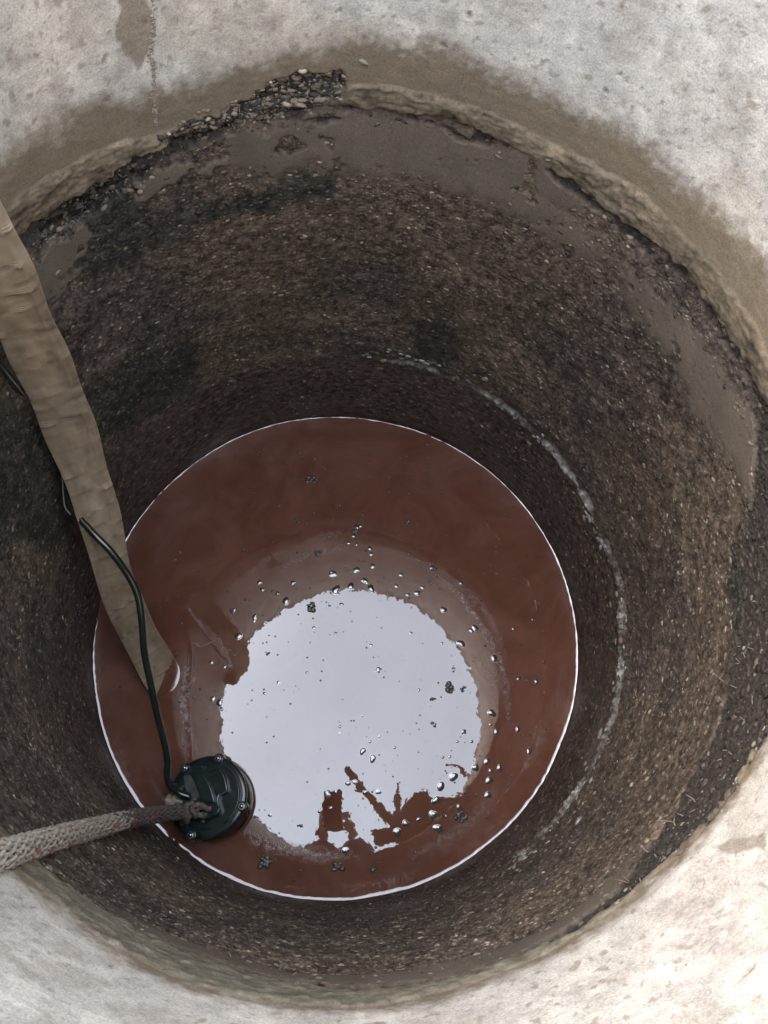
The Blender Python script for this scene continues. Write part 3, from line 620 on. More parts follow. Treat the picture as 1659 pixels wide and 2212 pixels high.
# ------------------------------------------------------------------ pump
def pump():
    c0 = atz(456, 1731, .075)
    root = empty('submersible_pump', (c0[0], c0[1], 0.0))
    tag(root, 'round dark green submersible pump with bolted lid sitting in the water by the wall', 'pump')
    zt = .075                                   # lid height above water
    K = zt and (CAM[2]-zt)/F_
    root.rotation_euler = (math.radians(-7), math.radians(-8), 0)
    root.scale = (.93, .93, 1)
    def q(x, y, z=zt):                          # from the close-up's grid to local metres
        return ((334.4 + x/6.615 - 455)*K, -(1588.6 + y/6.615 - 1722)*K, z)
    def lathe(name, prof, mat, seg=64, ph=0):
        bm = bmesh.new(); rows_ = []
        for r, z in prof: rows_.append([bm.verts.new((r*math.cos(2*math.pi*k/seg), r*math.sin(2*math.pi*k/seg), z)) for k in range(seg)])
        for a, b in zip(rows_, rows_[1:]):
            for k in range(seg): bm.faces.new((a[k], a[(k+1) % seg], b[(k+1) % seg], b[k]))
        bm.faces.new(rows_[-1]); bm.faces.new(rows_[0][::-1])
        return bm_obj(name, bm, mat, root)
    body = lathe('body', [(.070,-.16),(.0735,-.155),(.0735,.010),(.0755,.016),(.0755,.026),(.073,.032),(.074,.046),(.0765,.050),(.0765,.055),(.0735,.0575)], M_pump, 72)
    flange = lathe('flange', [(.0735,.0572),(.0770,.0572),(.0785,.059),(.0785,.0635),(.0765,.0655),(.070,.0662),(.066,.0665)], M_pump, 72)
    def plate(name, pts, z0, z1, mat, bev=.002, smooth_n=3, ins=0.0):
        P = catmull(pts + pts[:2], smooth_n)[smooth_n:][:len(pts)*smooth_n]
        bm = bmesh.new(); lo = [bm.verts.new((p[0], p[1], z0)) for p in P]; hi_ = [bm.verts.new((p[0], p[1], z1)) for p in P]
        bm.faces.new(hi_); n = len(P)
        for k in range(n): bm.faces.new((lo[k], lo[(k+1) % n], hi_[(k+1) % n], hi_[k]))
        return bm_obj(name, bm, mat, root, False, bev, 3)
    lid = plate('lid', [q(*p)[:2] for p in ((560,455),(700,440),(760,520),(860,545),(955,490),(1060,610),(1110,760),(1108,825),(1010,880),(1000,960),(1045,1065),(1010,1140),(900,1180),(700,1220),(520,1150),(430,1000),(400,860),(370,700),(440,560))], .064, .079, M_pump, .003)
    r1 = plate('raised_boss', [q(*p)[:2] for p in ((590,570),(700,560),(800,640),(880,760),(960,960),(880,980),(760,930),(680,780))], .0785, .0865, M_pump, .0035, 2)
    plate('nameplate_recess', [q(*p)[:2] for p in ((460,610),(560,590),(730,890),(640,900),(540,860))], .0785, .0812, M_pump2, .001, 2)
    plate('outlet_boss', [q(*p)[:2] for p in ((900,1030),(960,1000),(1040,1060),(980,1160),(920,1110))], .0785, .084, M_pump, .002, 2)
    for (a0, a1, r, w_) in ((-52, 62, .0635, .0016), (-48, 58, .0705, .0013), (-120, -75, .060, .0014)):
        pts = [(r*math.cos(math.radians(a)), r*math.sin(math.radians(a)), .0672) for a in np.linspace(a0, a1, 30)]
        tube('rib', pts, w_, M_pump, root, 8)
    tube('lid_edge', [q(*p, .0800) for p in ((1060,610),(1112,760),(1108,825),(1005,885),(995,960),(1045,1065),(980,1160))], .0012, M_pump, root, 8)
    tube('cable_gland', [q(430, 800, .083), q(330, 800, .083)], [.011, .009], M_black, root, 16)
    for (x, y) in ((915,400),(480,525),(325,745),(230,1030),(625,1370),(1225,1000)):
        cx_, cy_, _ = q(x, y); r = math.hypot(cx_, cy_); r2 = min(max(r, .0745), .0785); cx_ *= r2/r; cy_ *= r2/r
        bm = bmesh.new(); bmesh.ops.create_cone(bm, cap_ends=True, segments=20, radius1=.0112, radius2=.0100, depth=.018)
        lug = bm_obj('lug', bm, M_pump, root, True, .0015); lug.location = (cx_, cy_, .0600)
        bm = bmesh.new(); bmesh.ops.create_cone(bm, cap_ends=True, segments=20, radius1=.0068, radius2=.0066, depth=.0016)
        ws = bm_obj('washer', bm, M_steel, lug, False); ws.location = (0, 0, .0098)
        bm = bmesh.new(); bmesh.ops.create_uvsphere(bm, u_segments=16, v_segments=8, radius=.0048)
        for v in bm.verts: v.co.z = max(v.co.z, 0)*.9
        hd = bm_obj('bolt', bm, M_steel, lug, True); hd.location = (0, 0, .0105)
    # mud and slime on the lid
    Vs, Fs, off = [], [], 0
    bm = bmesh.new(); bmesh.ops.create_icosphere(bm, subdivisions=2, radius=1); bv = np.array([v.co[:] for v in bm.verts]); bf = np.array([[v.index for v in f.verts] for f in bm.faces]); bm.free()
    for _ in range(46):
        x, y = random.gauss(560, 130), random.gauss(960, 90); p = np.array(q(x, y, .079)); s_ = random.uniform(.002, .006)
        v_ = bv*s_*np.array([1.5, 1.1, .5])*(1 + fbm(bv + random.random()*9, 2, 2)[:, None]*.6) + p
        Vs.append(v_); Fs.append(bf+off); off += len(v_)
    tag(link('mud_crust', np_mesh('mud_crust', np.vstack(Vs), np.vstack(Fs)), M_pump2, root), kind='stuff')
    a = np.linspace(0, 2*np.pi, 90, endpoint=False); b = np.array(root.location)
    meniscus('meniscus', np.stack([b[0] + .0700*np.cos(a), b[1] + .0700*np.sin(a)], 1), water, .007, True)
    return root
pump()

# beige foam scrap between pump and rope
bm = bmesh.new(); bmesh.ops.create_icosphere(bm, subdivisions=4, radius=1)
vv = np.array([v.co[:] for v in bm.verts]); nn_ = fbm(vv, 1.6, 4, 77)
for v, q_ in zip(bm.verts, nn_): v.co = v.co*(1 + .45*q_); v.co.x *= .017; v.co.y *= .014; v.co.z *= .013
fo = bm_obj('foam_scrap', bm, M_foam); fo.location = atz(377, 1728, .065)
tag(fo, 'crumbly beige foam scrap wedged between the pump, cable and rope end', 'foam')

# ------------------------------------------------------------------ thick braided rope
def rope():
    root = empty('braided_rope', tuple(atz(400, 1752, .075)))
    tag(root, 'thick greenish white braided rope with red flecks, tied to the pump', 'rope')
    base = np.array(root.location)
    ctr = [np.array((-.50,-.62,1.40)), np.array((-.42,-.50,1.50)), np.array((-.37,-.43,1.46)), atz(-250, 1935, 1.05), atz(-110, 1885, .92), atz(0, 1850, .815), atz(100, 1818, .66), atz(200, 1790, .47), atz(300, 1766, .27), atz(360, 1757, .150), atz(392, 1753, .108)]
    path = catmull(ctr, 60) - base
    T, N, B = frames(path); n = len(path)
    s = np.concatenate([[0], np.cumsum(np.linalg.norm(np.diff(path, axis=0), axis=1))]); s = s[-1] - s    # 0 at the pump
    R0 = np.interp(s, [0, .08, .5, 2], [.0115, .0122, .0135, .0135])
    core = tube('core', path, R0*.86, M_rope_dirt, root, 20)
    turns = 19.0; ns = 12; strands = []
    arr = {'clean': [[], [], 0], 'dirty': [[], [], 0], 'red': [[], [], 0]}
    for sgn in (1, -1):
        for k in range(ns):
            ph = 2*np.pi*k/ns; a = sgn*turns*s + ph
            wv = np.cos(ns*(a - sgn*0) * 1.0 if False else (turns*s*ns + (0 if sgn > 0 else np.pi) + sgn*ns*0)) * .0010
            P = path + (R0*.93 + wv)[:, None]*(np.cos(a)[:, None]*N + np.sin(a)[:, None]*B)
            seg_len = 9
            for st0 in range(0, n-1, seg_len):
                e = min(st0+seg_len+1, n)
                if e - st0 < 3: continue
                mid_s = s[(st0+e)//2]
                aa = a[(st0+e)//2]
                red = sgn > 0 and k in (0, 3, 6) and .12 < mid_s and (int(st0/seg_len) % 3 == 0)
                kd = 'red' if red else ('dirty' if mid_s + random.uniform(-.06, .06) < .26 else 'clean')
                v_, f_ = tube_arr(P[st0:e], .0021, 6, False); A_ = arr[kd]
                A_[0].append(v_); A_[1].append(f_ + A_[2]); A_[2] += len(v_)
    for kd, nm, mt in (('clean', 'pale_strands', M_rope), ('dirty', 'muddy_strands', M_rope_dirt), ('red', 'red_strands', M_red)):
        if arr[kd][0]: tag(link(nm, np_mesh(nm, np.vstack(arr[kd][0]), np.vstack(arr[kd][1])), mt, root), kind='stuff')
    # loose fuzz
    Vs, Fs, off = [], [], 0
    for _ in range(2600):
        i_ = random.randrange(n-1)
        if s[i_] < .1: continue
        a = random.uniform(0, 6.283); d = np.cos(a)*N[i_] + np.sin(a)*B[i_]; p = path[i_] + d*R0[i_]
        t = d*.5 + T[i_]*random.gauss(0, .8) + np.array([random.gauss(0, .4) for _ in range(3)]); t /= np.linalg.norm(t); l_ = random.uniform(.003, .009)
        sd_ = np.cross(t, d); sd_ = sd_/(np.linalg.norm(sd_)+1e-6)*.00018
        Vs += [p - sd_, p + sd_, p + t*l_]; Fs.append((off, off+1, off+2)); off += 3
    tag(link('fuzz', np_mesh('fuzz', np.array(Vs), np.array(Fs)), M_rope, root, False), kind='stuff')
    # knot on the pump handle
    for (cx_, cy_, z_, rad, rr, tilt) in ((411, 1748, .098, .012, .0052, 1.25), (424, 1751, .094, .011, .0048, .9), (402, 1758, .088, .013, .0055, 1.8), (437, 1754, .090, .010, .0046, .4)):
        c = atz(cx_, cy_, z_) - base; q_ = Quaternion((.3, 1, .2), tilt)
        pts = [np.array(Vector(c) + q_ @ Vector((rad*math.cos(t), rad*.75*math.sin(t), .004*math.sin(2*t)))) + noise(np.array([[t, cx_*.1, rad*50]]), 1.1, 3)[0]*rad*.7 for t in np.linspace(0, 5.2, 26)]
        tube('knot_loop', pts, rr*(1+.12*np.sin(np.arange(26)*2.1)), M_rope_dirt, root, 10)
    tube('tail', catmull([atz(398, 1762, .085)-base, atz(394, 1785, .05)-base, atz(402, 1806, .01)-base, atz(406, 1815, -.02)-base], 6), .0055, M_rope_dirt, root, 8)
rope()

# ------------------------------------------------------------------ things floating on the water
def A(x, y, r): return (446 + x/2.289, 1226.3 + y/2.289, r/2.289)
def B3(x, y, r): return (278.7 + x/2.289, 836 + y/2.289, r/2.289)
bub = [A(*p) for p in ((625,30,17),(740,10,14),(785,65,14),(428,75,10),(640,110,20),(713,93,16),(813,103,18),(963,35,9),(938,90,9),(995,133,9),(1042,125,13),(1068,97,10),(275,108,9),(240,240,10),(235,262,8),(393,165,17),
 (158,338,19),(205,362,7),(22,468,9),(87,490,8),(30,648,12),(65,668,15),(1172,208,14),(1258,75,10),(1310,310,12),(1328,298,17),(1258,375,17),(1422,447,15),(1545,548,9),(1633,563,11),(1410,718,17),(1435,812,12),(1540,798,13),(1405,775,7),
 (1388,958,14),(1330,988,16),(1220,1033,20),(1158,1080,18),(1135,1150,18),(1398,1052,16),(1392,1125,16),(1120,1222,18),(1145,1290,18),(985,1265,15),(943,1308,19),(688,1400,17),(1248,1183,10),(1185,1230,8),(1048,1245,8),(560,1205,8),(615,1188,6),
 (315,1223,9),(848,505,14),(813,385,9),(772,907,14),(822,943,16),(357,568,9),(290,622,9),(497,520,7),(531,298,8),(850,1107,13),(735,1060,12),(700,1065,12),(785,1110,10),(1310,860,8),(1240,860,6),(1270,810,11),(1597,910,12),(855,833,7),(660,785,7),
 (660,818,7),(770,732,6),(808,860,7),(1520,300,9),(1615,255,7),(1085,1105,8),(1450,990,14),(1405,1005,9),(1165,375,6),(1008,323,7),(608,190,7),(668,182,9),(640,325,7),(1050,605,7),(930,890,7),(1168,938,7),(1203,935,7),(600,1120,11),(640,1108,9))]
bub += [B3(*p) for p in ((645,965,11),(657,1000,8),(810,968,9),(1345,927,10),(1160,955,12),(1175,965,8),(1190,797,10),(1197,825,10),(1205,885,12),(1130,905,12),(1010,925,14),(1000,915,9),(620,1140,11),(512,1105,12),(1500,893,14),(1515,897,10),(1085,770,9),(1125,775,8),(1110,735,9),(1125,690,14),(1145,686,9),(735,1020,9),(775,1055,14))]
CEN = (761, 1569)
M_bub = simple('dirty_bubble_film', (.050, .036, .028), .03, var=.3, scale=200, bump=0, spec=1.0)
M_bub.node_tree.nodes['Principled BSDF'].inputs['IOR'].default_value = 1.75
dome_mesh = []
for q_ in range(6):
    bm = bmesh.new(); r_ = random.Random(q_); e1, e2, p1, p2 = r_.uniform(.05, .22), r_.uniform(0, .14), r_.uniform(0, 6), r_.uniform(0, 6)
    seg, nr_ = 20, 9; rows_ = []
    for a in range(nr_):
        t = a/(nr_-1)                          # skirt, then dome
        rr_ = 1.22 - t*1.0 if t < .22 else math.cos((t-.22)/.78*math.pi/2)
        zz = (t/.22)**2*.10 - .02 if t < .22 else .10 + .62*math.sin((t-.22)/.78*math.pi/2)
        if t >= .999: break
        rows_.append([bm.verts.new((rr_*math.cos(6.2832*k/seg)*(1+e1*math.sin(2*6.2832*k/seg+p1)+e2*math.sin(3*6.2832*k/seg+p2)), rr_*math.sin(6.2832*k/seg)*(1+e1*math.sin(2*6.2832*k/seg+p1)+e2*math.sin(3*6.2832*k/seg+p2)), zz)) for k in range(seg)])
    tp = bm.verts.new((0, 0, .72))
    for a, b in zip(rows_, rows_[1:]):
        for k in range(seg): bm.faces.new((a[k], a[(k+1) % seg], b[(k+1) % seg], b[k]))
    for k in range(seg): bm.faces.new((rows_[-1][k], rows_[-1][(k+1) % seg], tp))
    me = bpy.data.meshes.new('bubble'); bmesh.ops.recalc_face_normals(bm, faces=bm.faces); bm.to_mesh(me); bm.free()
    me.materials.append(M_bub); me.polygons.foreach_set('use_smooth', np.ones(len(me.polygons), bool)); dome_mesh.append(me)
for (a, b, r) in bub:
    dx, dy = a-CEN[0], b-CEN[1]; inside = math.hypot(dx, dy) < 275
    if inside and dy < 60: zone = 'inside the upper part of the bright sky reflection'
    elif inside: zone = 'in the lower part of the bright sky reflection'
    elif dy < -60 and abs(dx) < 240: zone = 'on the brown water above the bright sky reflection'
    elif dx < 0: zone = 'on the brown water left of the bright sky reflection'
    elif dy < 130: zone = 'on the brown water right of the bright sky reflection'
    else: zone = 'on brown water at lower right of the sky reflection'
    sz = 'large' if r > 6.4 else ('medium' if r > 4.2 else 'tiny')
    o = bpy.data.objects.new('water_bubble', random.choice(dome_mesh)); col.objects.link(o)
    p = atz(a, b, 0); s_ = r*.88*1.6/F_; o.location = (p[0], p[1], .0002); o.rotation_euler = (0, 0, random.uniform(0, 6.28)); o.scale = (s_*random.uniform(.9, 1.15), s_, s_*random.uniform(.16, .40))
    tag(o, '%s glinting bubble %s' % (sz, zone), 'bubble', '%s bubbles %s' % (sz, zone))
ORD = ['first', 'second', 'third', 'fourth', 'fifth', 'sixth', 'seventh', 'eighth']
by_group = {}
for o in list(col.objects):
    if o.name.startswith('water_bubble'): by_group.setdefault(o['group'], []).append(o)
for g_, os_ in by_group.items():
    if 2 <= len(os_) <= 8:                     # few enough to be told apart by their order across the picture
        os_.sort(key=lambda o: o.location.x)
        for k_, o in enumerate(os_): o['label'] = o['label'] + ', ' + (ORD[k_] if k_ < len(os_)-1 else 'last') + ' from left'
# clumps of floating dirt with bubbles caught in them
clumps = [A(*p) + (w_,) for *p, w_ in ((520,195,30,'dark two lobed clump of dirt at the upper edge of the bright sky reflection'),
 (300,420,14,'small dark speck clump at upper left inside the sky reflection'), (1205,590,30,'loose grey scatter of scum at right inside the bright sky reflection'),
 (1270,600,17,'dark scum lump at the right edge of the bright sky reflection'), (1120,652,16,'small grey scum clump left of the loose scatter in the sky reflection'),
 (1125,775,18,'grey ring shaped scum below the loose scatter in the sky reflection'), (1257,1232,31,'rounded dark lump floating at lower right between the bubbles'),
 (285,1455,36,'large glinting dirt clump near the bottom edge of the water, below the pump'), (650,1487,28,'middle glinting dirt clump of the three along the bottom edge of the water'),
 (825,1490,20,'rightmost glinting dirt clump of the three along the bottom edge of the water'), (1218,505,14,'small dark speck above the loose grey scatter in the sky reflection'),
 (463,1280,16,'dark crumb on the lower left edge of the bright sky reflection'), (848,512,12,'dark speck near the centre of the bright sky reflection'), (1365,160,13,'dark crumb on brown water at upper right of the sky reflection'),
 (350,130,13,'dark crumb beside bubbles at upper left of the sky reflection'),(130,215,14,'dark crumb on brown water left of the upper edge of the sky reflection'))]
clumps += [B3(*p) + (w_,) for *p, w_ in ((900,460,30,'large brown dirt clump on the reddish water near the far wall'), (960,402,16,'small brown crumb just right of the large clump near the far wall'),
 (840,325,14,'brown crumb above the large dirt clump near the far wall'), (1030,585,18,'brown crumb midway between far wall and sky reflection'), (830,660,18,'glinting crumb left of centre on the dark red water'),
 (1375,675,22,'oblong brown crumb on the red water at upper right'), (575,812,18,'glinting double crumb on the red water at left'), (1115,715,22,'dark upright string of crumbs above the sky reflection'),
 (940,822,24,'wide glinting crumb below left of the upright string of crumbs'), (488,1010,13,'brown crumb near the left side of the water'), (1505,893,18,'dark crumb beside a bubble at upper right of the water'),
 (765,383,9,'tiny brown crumb left of the large clump near the far wall'), (1120,500,10,'tiny brown crumb right of the large clump near the far wall'), (347,912,10,'tiny brown crumb at far left of the red water'))]
bm = bmesh.new(); bmesh.ops.create_icosphere(bm, subdivisions=2, radius=1); ib = np.array([v.co[:] for v in bm.verts]); ifc = np.array([[v.index for v in f.verts] for f in bm.faces]); bm.free()
def lumps(n, spread, size, ax=(1, 1)):
    Vs, Fs, off = [], [], 0
    for _ in range(n):
        a = random.uniform(0, 6.283); rr_ = spread*math.sqrt(random.random())
        c = np.array([rr_*math.cos(a)*ax[0], rr_*math.sin(a)*ax[1], 0]); s_ = random.uniform(*size)
        v_ = ib*s_*np.array([1.1, .9, .55])*(1 + .7*fbm(ib + random.random()*20, 1.5, 2)[:, None]) + c
        Vs.append(v_); Fs.append(ifc+off); off += len(v_)
    return np_mesh('clump', np.vstack(Vs), np.vstack(Fs))
for (a, b, r, lb_) in clumps:
    R_ = r*1.6/F_; n = max(4, int(r*1.1))
    o = tag(link('dirt_clump', lumps(n, R_*.8, (R_*.16, R_*.42)), M_grime), lb_, 'dirt clump'); p = atz(a, b, 0); o.location = (p[0], p[1], .0008)
# tiny specks, past counting
Vs, Fs, off = [], [], 0
for _ in range(1000):
    if random.random() < .6:
        rr_ = .48*math.sqrt(random.random()); a = random.uniform(0, 6.283); p = np.array([rr_*math.cos(a), rr_*math.sin(a), .0003])
    else:
        g = random.choice(clumps + bub); p = atz(g[0]+random.gauss(0, 32), g[1]+random.gauss(0, 32), .0003)
        if math.hypot(p[0], p[1]) > .485: continue
    s_ = (.0005 + .0022*random.random()**2.5)*(.7 if math.hypot(p[0]-.035, p[1]+.125) < .28 else 1)
    Vs.append(ib*s_*np.array([1.2, 1, .6]) + p); Fs.append(ifc+off); off += len(ib)
tag(link('floating_specks', np_mesh('floating_specks', np.vstack(Vs), np.vstack(Fs)), M_grime), 'fine dark specks strewn over the muddy water', 'specks', kind='stuff')
thr = catmull([atz(a, b, .001) for a, b in ((412,1389),(424,1391),(433,1397),(457,1387),(474,1379),(480,1393),(480,1408),(490,1405),(500,1404),(505,1416),(517,1408),(524,1398))], 5)
tag(tube('floating_thread', thr, .0009, M_thread, None, 6), 'pale kinked thread floating left of the bright sky reflection', 'thread')

# ------------------------------------------------------------------ what stands round the rim and is seen mirrored in the water
M_phone = simple('black_phone', (.02, .02, .022), .3, bump=0)
def phone():
    root = empty('phone', tuple(CAM)); tag(root, 'black phone held over the shaft', 'phone')
    root.matrix_world = Matrix.Translation(Vector(CAM)) @ R3
    bm = bmesh.new(); bmesh.ops.create_cube(bm, size=1)
    for v in bm.verts: v.co = Vector((v.co.x*.074 + .012, v.co.y*.158 - .062, v.co.z*.008 + .0085))
    bm_obj('case', bm, M_phone, root, True, .003, 3)
    bm = bmesh.new(); bmesh.ops.create_circle(bm, cap_ends=True, segments=24, radius=.004)
    o = bm_obj('lens', bm, simple('lens_glass', (.01, .01, .012), .05, bump=0), root); o.location = (0, 0, .0043)
phone()
M_cloth = simple('dark_jacket', (.05, .05, .06), .85, var=.3, scale=20, bump=.5, bscale=60, bdist=.004)
M_skin = simple('skin', (.42, .25, .18), .5, var=.1, scale=30, bump=.1)
M_hair = simple('dark_hair', (.03, .022, .016), .6, var=.3, scale=80, bump=1, bscale=200)
def skinned(name, verts, edges, radii, mat, parent, sub=2, root_i=0):
    me = bpy.data.meshes.new(name); me.from_pydata([tuple(v) for v in verts], edges, []); me.update(); me.materials.append(mat)
    o = bpy.data.objects.new(name, me); col.objects.link(o); o.parent = parent
    md = o.modifiers.new('skin', 'SKIN'); md.use_smooth_shade = True
    for q_, r in zip(me.skin_vertices[0].data, radii): q_.radius = (r, r)
    me.skin_vertices[0].data[root_i].use_root = True
    s_ = o.modifiers.new('sub', 'SUBSURF'); s_.levels = sub; s_.render_levels = sub
    return o
def person():
    root = empty('person', (0, -1.05, 1.235)); tag(root, 'person in a dark jacket kneeling at the rim and holding a phone over the shaft', 'person')
    b = np.array(root.location)
    J = dict(pelvis=(0,-1.12,1.62), waist=(0,-1.02,1.80), chest=(0,-.86,1.99), neckb=(0,-.78,2.10), neck=(0,-.74,2.15),
             shL=(-.18,-.85,2.05), elL=(-.085,-.61,1.68), wrL=(-.024,-.475,1.625), shR=(.18,-.85,2.05), elR=(.105,-.61,1.68), wrR=(.048,-.475,1.63),
             hpL=(-.10,-1.12,1.58), knL=(-.14,-.78,1.31), anL=(-.14,-1.19,1.29), toL=(-.14,-1.30,1.26), hpR=(.10,-1.12,1.58), knR=(.14,-.78,1.31), anR=(.14,-1.19,1.29), toR=(.14,-1.30,1.26))
    rad = dict(pelvis=.15, waist=.14, chest=.155, neckb=.075, neck=.055, shL=.075, elL=.095, wrL=.07, shR=.075, elR=.095, wrR=.07,
               hpL=.10, knL=.07, anL=.045, toL=.035, hpR=.10, knR=.07, anR=.045, toR=.035)
    E_ = [('pelvis','waist'),('waist','chest'),('chest','neckb'),('neckb','neck'),('chest','shL'),('shL','elL'),('elL','wrL'),('chest','shR'),('shR','elR'),('elR','wrR'),
          ('pelvis','hpL'),('hpL','knL'),('knL','anL'),('anL','toL'),('pelvis','hpR'),('hpR','knR'),('knR','anR'),('anR','toR')]
    names = list(J); ix = {k: i_ for i_, k in enumerate(names)}
    skinned('body', [np.array(J[k])-b for k in names], [(ix[a], ix[c]) for a, c in E_], [rad[k] for k in names], M_cloth, root, 2, 0)
    bm = bmesh.new(); bmesh.ops.create_uvsphere(bm, u_segments=32, v_segments=24, radius=1)
    for v in bm.verts:
        x, y, z = v.co; jaw = 1 - .22*max(0, -z); v.co = Vector((x*.075*jaw, y*.092*jaw, z*.115))
        if y > .75 and abs(x) < .22 and -.25 < z < .25: v.co.y += .018*(1 - abs(x)/.22)
        if y > .6 and .1 < z < .35 and .2 < abs(x) < .55: v.co.y -= .008
    hd = bm_obj('head', bm, M_skin, root); hd.location = np.array((0, -.665, 2.235)) - b; hd.rotation_euler = (math.radians(-48), 0, 0)
    bm = bmesh.new(); bmesh.ops.create_uvsphere(bm, u_segments=32, v_segments=24, radius=1)
    bmesh.ops.delete(bm, geom=[v for v in bm.verts if v.co.z < -.15 or (v.co.y > .45 and v.co.z < .5)], context='VERTS')
    for v in bm.verts: v.co = Vector((v.co.x*.082, v.co.y*.100, v.co.z*.123))
    bm_obj('hair', bm, M_hair, hd)
    for s_ in (-1, 1):
        bm = bmesh.new(); bmesh.ops.create_uvsphere(bm, u_segments=12, v_segments=8, radius=1)
        for v in bm.verts: v.co = Vector((v.co.x*.01, v.co.y*.018, v.co.z*.03))
        e_ = bm_obj('ear', bm, M_skin, hd); e_.location = (s_*.075, -.005, 0)
        bm = bmesh.new(); bmesh.ops.create_uvsphere(bm, u_segments=12, v_segments=8, radius=.011)
        e_ = bm_obj('eye', bm, simple('eye', (.5, .48, .45), .1), hd); e_.location = (s_*.03, .078, .018)
        wx_ = .075 if s_ > 0 else -.055
        w0 = np.array((wx_, -.475, 1.63)); pc = np.array((.012 + s_*.040 - .012, -.420, 1.635)); off_ = lambda *t: np.array(t)
        P_ = [w0, pc]; Ed = [(0, 1)]; Rd = [.027, .026]
        for k in range(4):
            y_ = -.385 - .019*k; kb = len(P_)
            P_ += [np.array((pc[0] + s_*.012, y_, 1.640)), np.array((pc[0] + s_*.006, y_, 1.615)), np.array((pc[0] - s_*.014, y_-.002, 1.608))]
            Ed += [(1, kb), (kb, kb+1), (kb+1, kb+2)]; Rd += [.011, .0095, .008]
        kb = len(P_); P_ += [np.array((pc[0] + s_*.004, -.40, 1.655)), np.array((pc[0] - s_*.018, -.39, 1.652))]; Ed += [(1, kb), (kb, kb+1)]; Rd += [.012, .010]
        skinned('hand', [p - b for p in P_], Ed, Rd, M_skin, root, 1, 1)
person()
M_wood = simple('weathered_wood', (.16, .12, .085), .85, var=.4, scale=20, bump=.8, bscale=80, bdist=.003)
def slab(name, pts, z0, t, mat, label, cat):
    q = []
    for k_ in range(len(pts)):
        (a0, b0), (a1, b1) = pts[k_], pts[(k_+1) % len(pts)]; m_ = max(1, int(math.hypot(a1-a0, b1-b0)/7))
        for u_ in range(m_): q.append((a0+(a1-a0)*u_/m_ + random.gauss(0, 2.2), b0+(b1-b0)*u_/m_ + random.gauss(0, 2.2)))
    bm = bmesh.new(); P = [mirz(a, b, z0) for a, b in q]
    lo = [bm.verts.new(p) for p in P]; hi_ = [bm.verts.new(p + np.array([0, 0, t])) for p in P]
    bm.faces.new(lo); bm.faces.new(hi_); n = len(P)
    for k in range(n): bm.faces.new((lo[k], lo[(k+1) % n], hi_[(k+1) % n], hi_[k]))
    return tag(bm_obj(name, bm, mat, None, False), label, cat)
slab('broken_board', [(865,1750),(880,1728),(896,1711),(918,1707),(935,1729),(960,1722),(1010,1712),(1120,1800),(1060,1920),(985,1870),(930,1800),(883,1814),(817,1827),(800,1798),(839,1785)], 1.486, .022, M_wood, 'broken weathered board lying over the rim of the shaft', 'board')
def stick(pts, z, r, label):
    P = catmull([mirz(a, b, zz) for (a, b), zz in zip(pts, z)], 14); P = P + np.stack([noise(P, 30, q_)*.008 for q_ in (1, 2, 3)], 1); tag(tube('stick', P, r*(1+.9*noise(P, 45, 5)+.5*noise(P, 130, 6))*np.linspace(.75, 1.1, len(P)), M_wood, None, 9), label, 'stick')
stick([(748,1662),(790,1712),(840,1766),(880,1800),(960,1880)], [1.56, 1.55, 1.54, 1.53, 1.525], .020, 'thick stick lying slantwise across the broken board')
stick([(859,1688),(860,1720),(858,1760),(870,1850)], [1.59, 1.57, 1.55, 1.53], .011, 'short upright stick behind the broken board')
stick([(962,1648),(990,1662),(1014,1678),(1080,1720)], [1.50, 1.50, 1.50, 1.50], .010, 'thin stick lying on the right side of the rim')
# trimmed turf and dirt crumbs on the rim roughen its outline
Vs, Fs, off = [], [], 0
for _ in range(900):
    a = random.uniform(0, 6.283); r_ = .503 + random.uniform(-.004, .03); s_ = random.uniform(.0015, .006)*random.random()**.5
    p = cen + np.array([r_*math.cos(a), r_*math.sin(a), .006])
    Vs.append(ib*s_ + p); Fs.append(ifc+off); off += len(ib)
tag(link('rim_crumbs', np_mesh('rim_crumbs', np.vstack(Vs), np.vstack(Fs)), M_peb_dark, ring_up), kind='stuff')

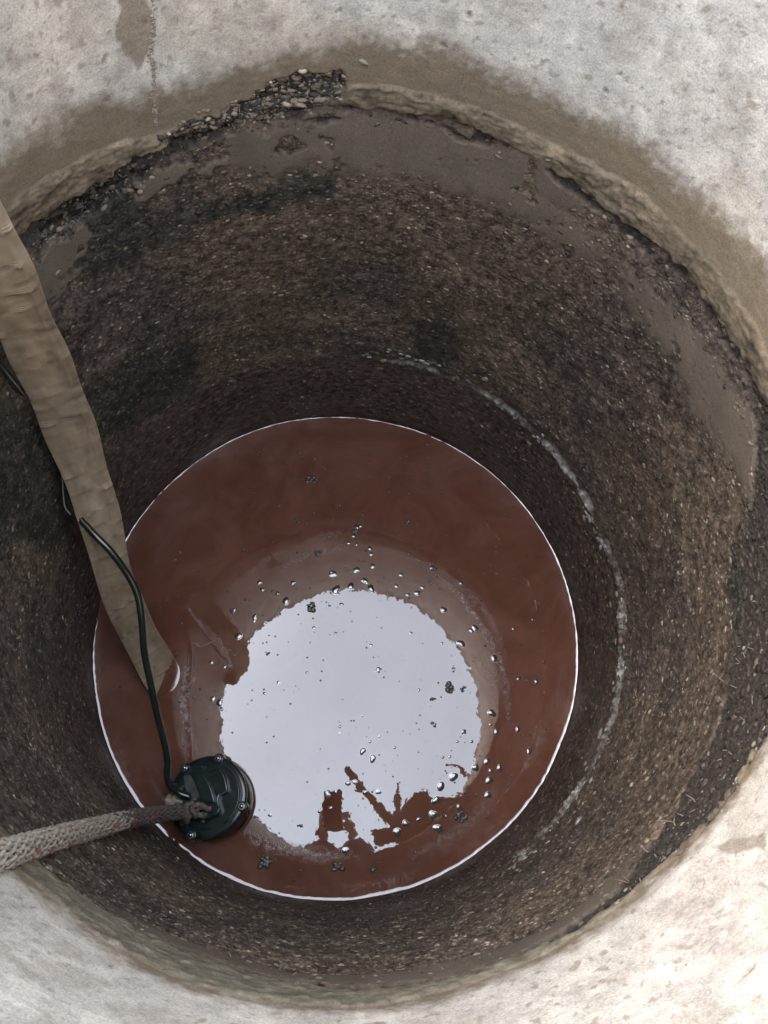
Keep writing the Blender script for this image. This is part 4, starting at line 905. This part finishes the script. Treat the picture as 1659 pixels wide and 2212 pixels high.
# pale translucent strips laid on the water, painting in arcs of reflected light
def reflection_streak_material():
    m, t, b = new_mat('painted_reflection'); n = t.nodes; l = t.links.new
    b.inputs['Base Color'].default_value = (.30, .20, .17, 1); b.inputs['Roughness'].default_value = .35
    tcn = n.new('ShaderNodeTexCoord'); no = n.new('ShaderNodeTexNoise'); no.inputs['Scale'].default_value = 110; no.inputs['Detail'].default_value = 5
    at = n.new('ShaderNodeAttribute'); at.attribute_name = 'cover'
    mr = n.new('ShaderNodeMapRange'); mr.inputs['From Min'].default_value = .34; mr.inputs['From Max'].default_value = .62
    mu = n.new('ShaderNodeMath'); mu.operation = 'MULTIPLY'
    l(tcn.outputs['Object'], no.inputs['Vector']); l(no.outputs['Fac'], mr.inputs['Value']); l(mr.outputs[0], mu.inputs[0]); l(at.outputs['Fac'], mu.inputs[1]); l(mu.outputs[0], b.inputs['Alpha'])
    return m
M_refl_streak = reflection_streak_material()
V, Fs, cov, off = [], [], [], 0
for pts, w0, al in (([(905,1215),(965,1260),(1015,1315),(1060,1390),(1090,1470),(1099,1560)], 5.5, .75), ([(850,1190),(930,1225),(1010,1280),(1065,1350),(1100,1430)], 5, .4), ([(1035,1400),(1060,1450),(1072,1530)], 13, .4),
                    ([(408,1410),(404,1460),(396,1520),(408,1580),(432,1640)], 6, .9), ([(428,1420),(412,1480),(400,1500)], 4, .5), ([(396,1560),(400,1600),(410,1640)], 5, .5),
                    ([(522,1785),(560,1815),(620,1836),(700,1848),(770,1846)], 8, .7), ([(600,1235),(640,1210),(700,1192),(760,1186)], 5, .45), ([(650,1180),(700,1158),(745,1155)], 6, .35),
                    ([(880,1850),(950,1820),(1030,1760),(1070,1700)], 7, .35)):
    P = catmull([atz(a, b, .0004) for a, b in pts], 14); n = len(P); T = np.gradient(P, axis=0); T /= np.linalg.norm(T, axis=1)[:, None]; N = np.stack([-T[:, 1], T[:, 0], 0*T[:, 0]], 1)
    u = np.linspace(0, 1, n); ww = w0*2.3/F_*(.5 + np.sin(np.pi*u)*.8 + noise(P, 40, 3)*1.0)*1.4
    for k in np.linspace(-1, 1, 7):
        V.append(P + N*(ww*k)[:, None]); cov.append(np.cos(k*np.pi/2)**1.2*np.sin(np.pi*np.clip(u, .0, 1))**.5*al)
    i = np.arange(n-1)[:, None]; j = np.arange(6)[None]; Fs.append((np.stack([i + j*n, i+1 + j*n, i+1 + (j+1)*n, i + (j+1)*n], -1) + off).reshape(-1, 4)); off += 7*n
me = np_mesh('reflection_streaks', np.vstack(V), np.vstack(Fs)); attr(me, 'cover', np.concatenate(cov))
tag(link('reflection_streaks', me, M_refl_streak), 'faint pale arcs painted as reflected light on the brown water round the sky reflection', 'scum', kind='stuff')
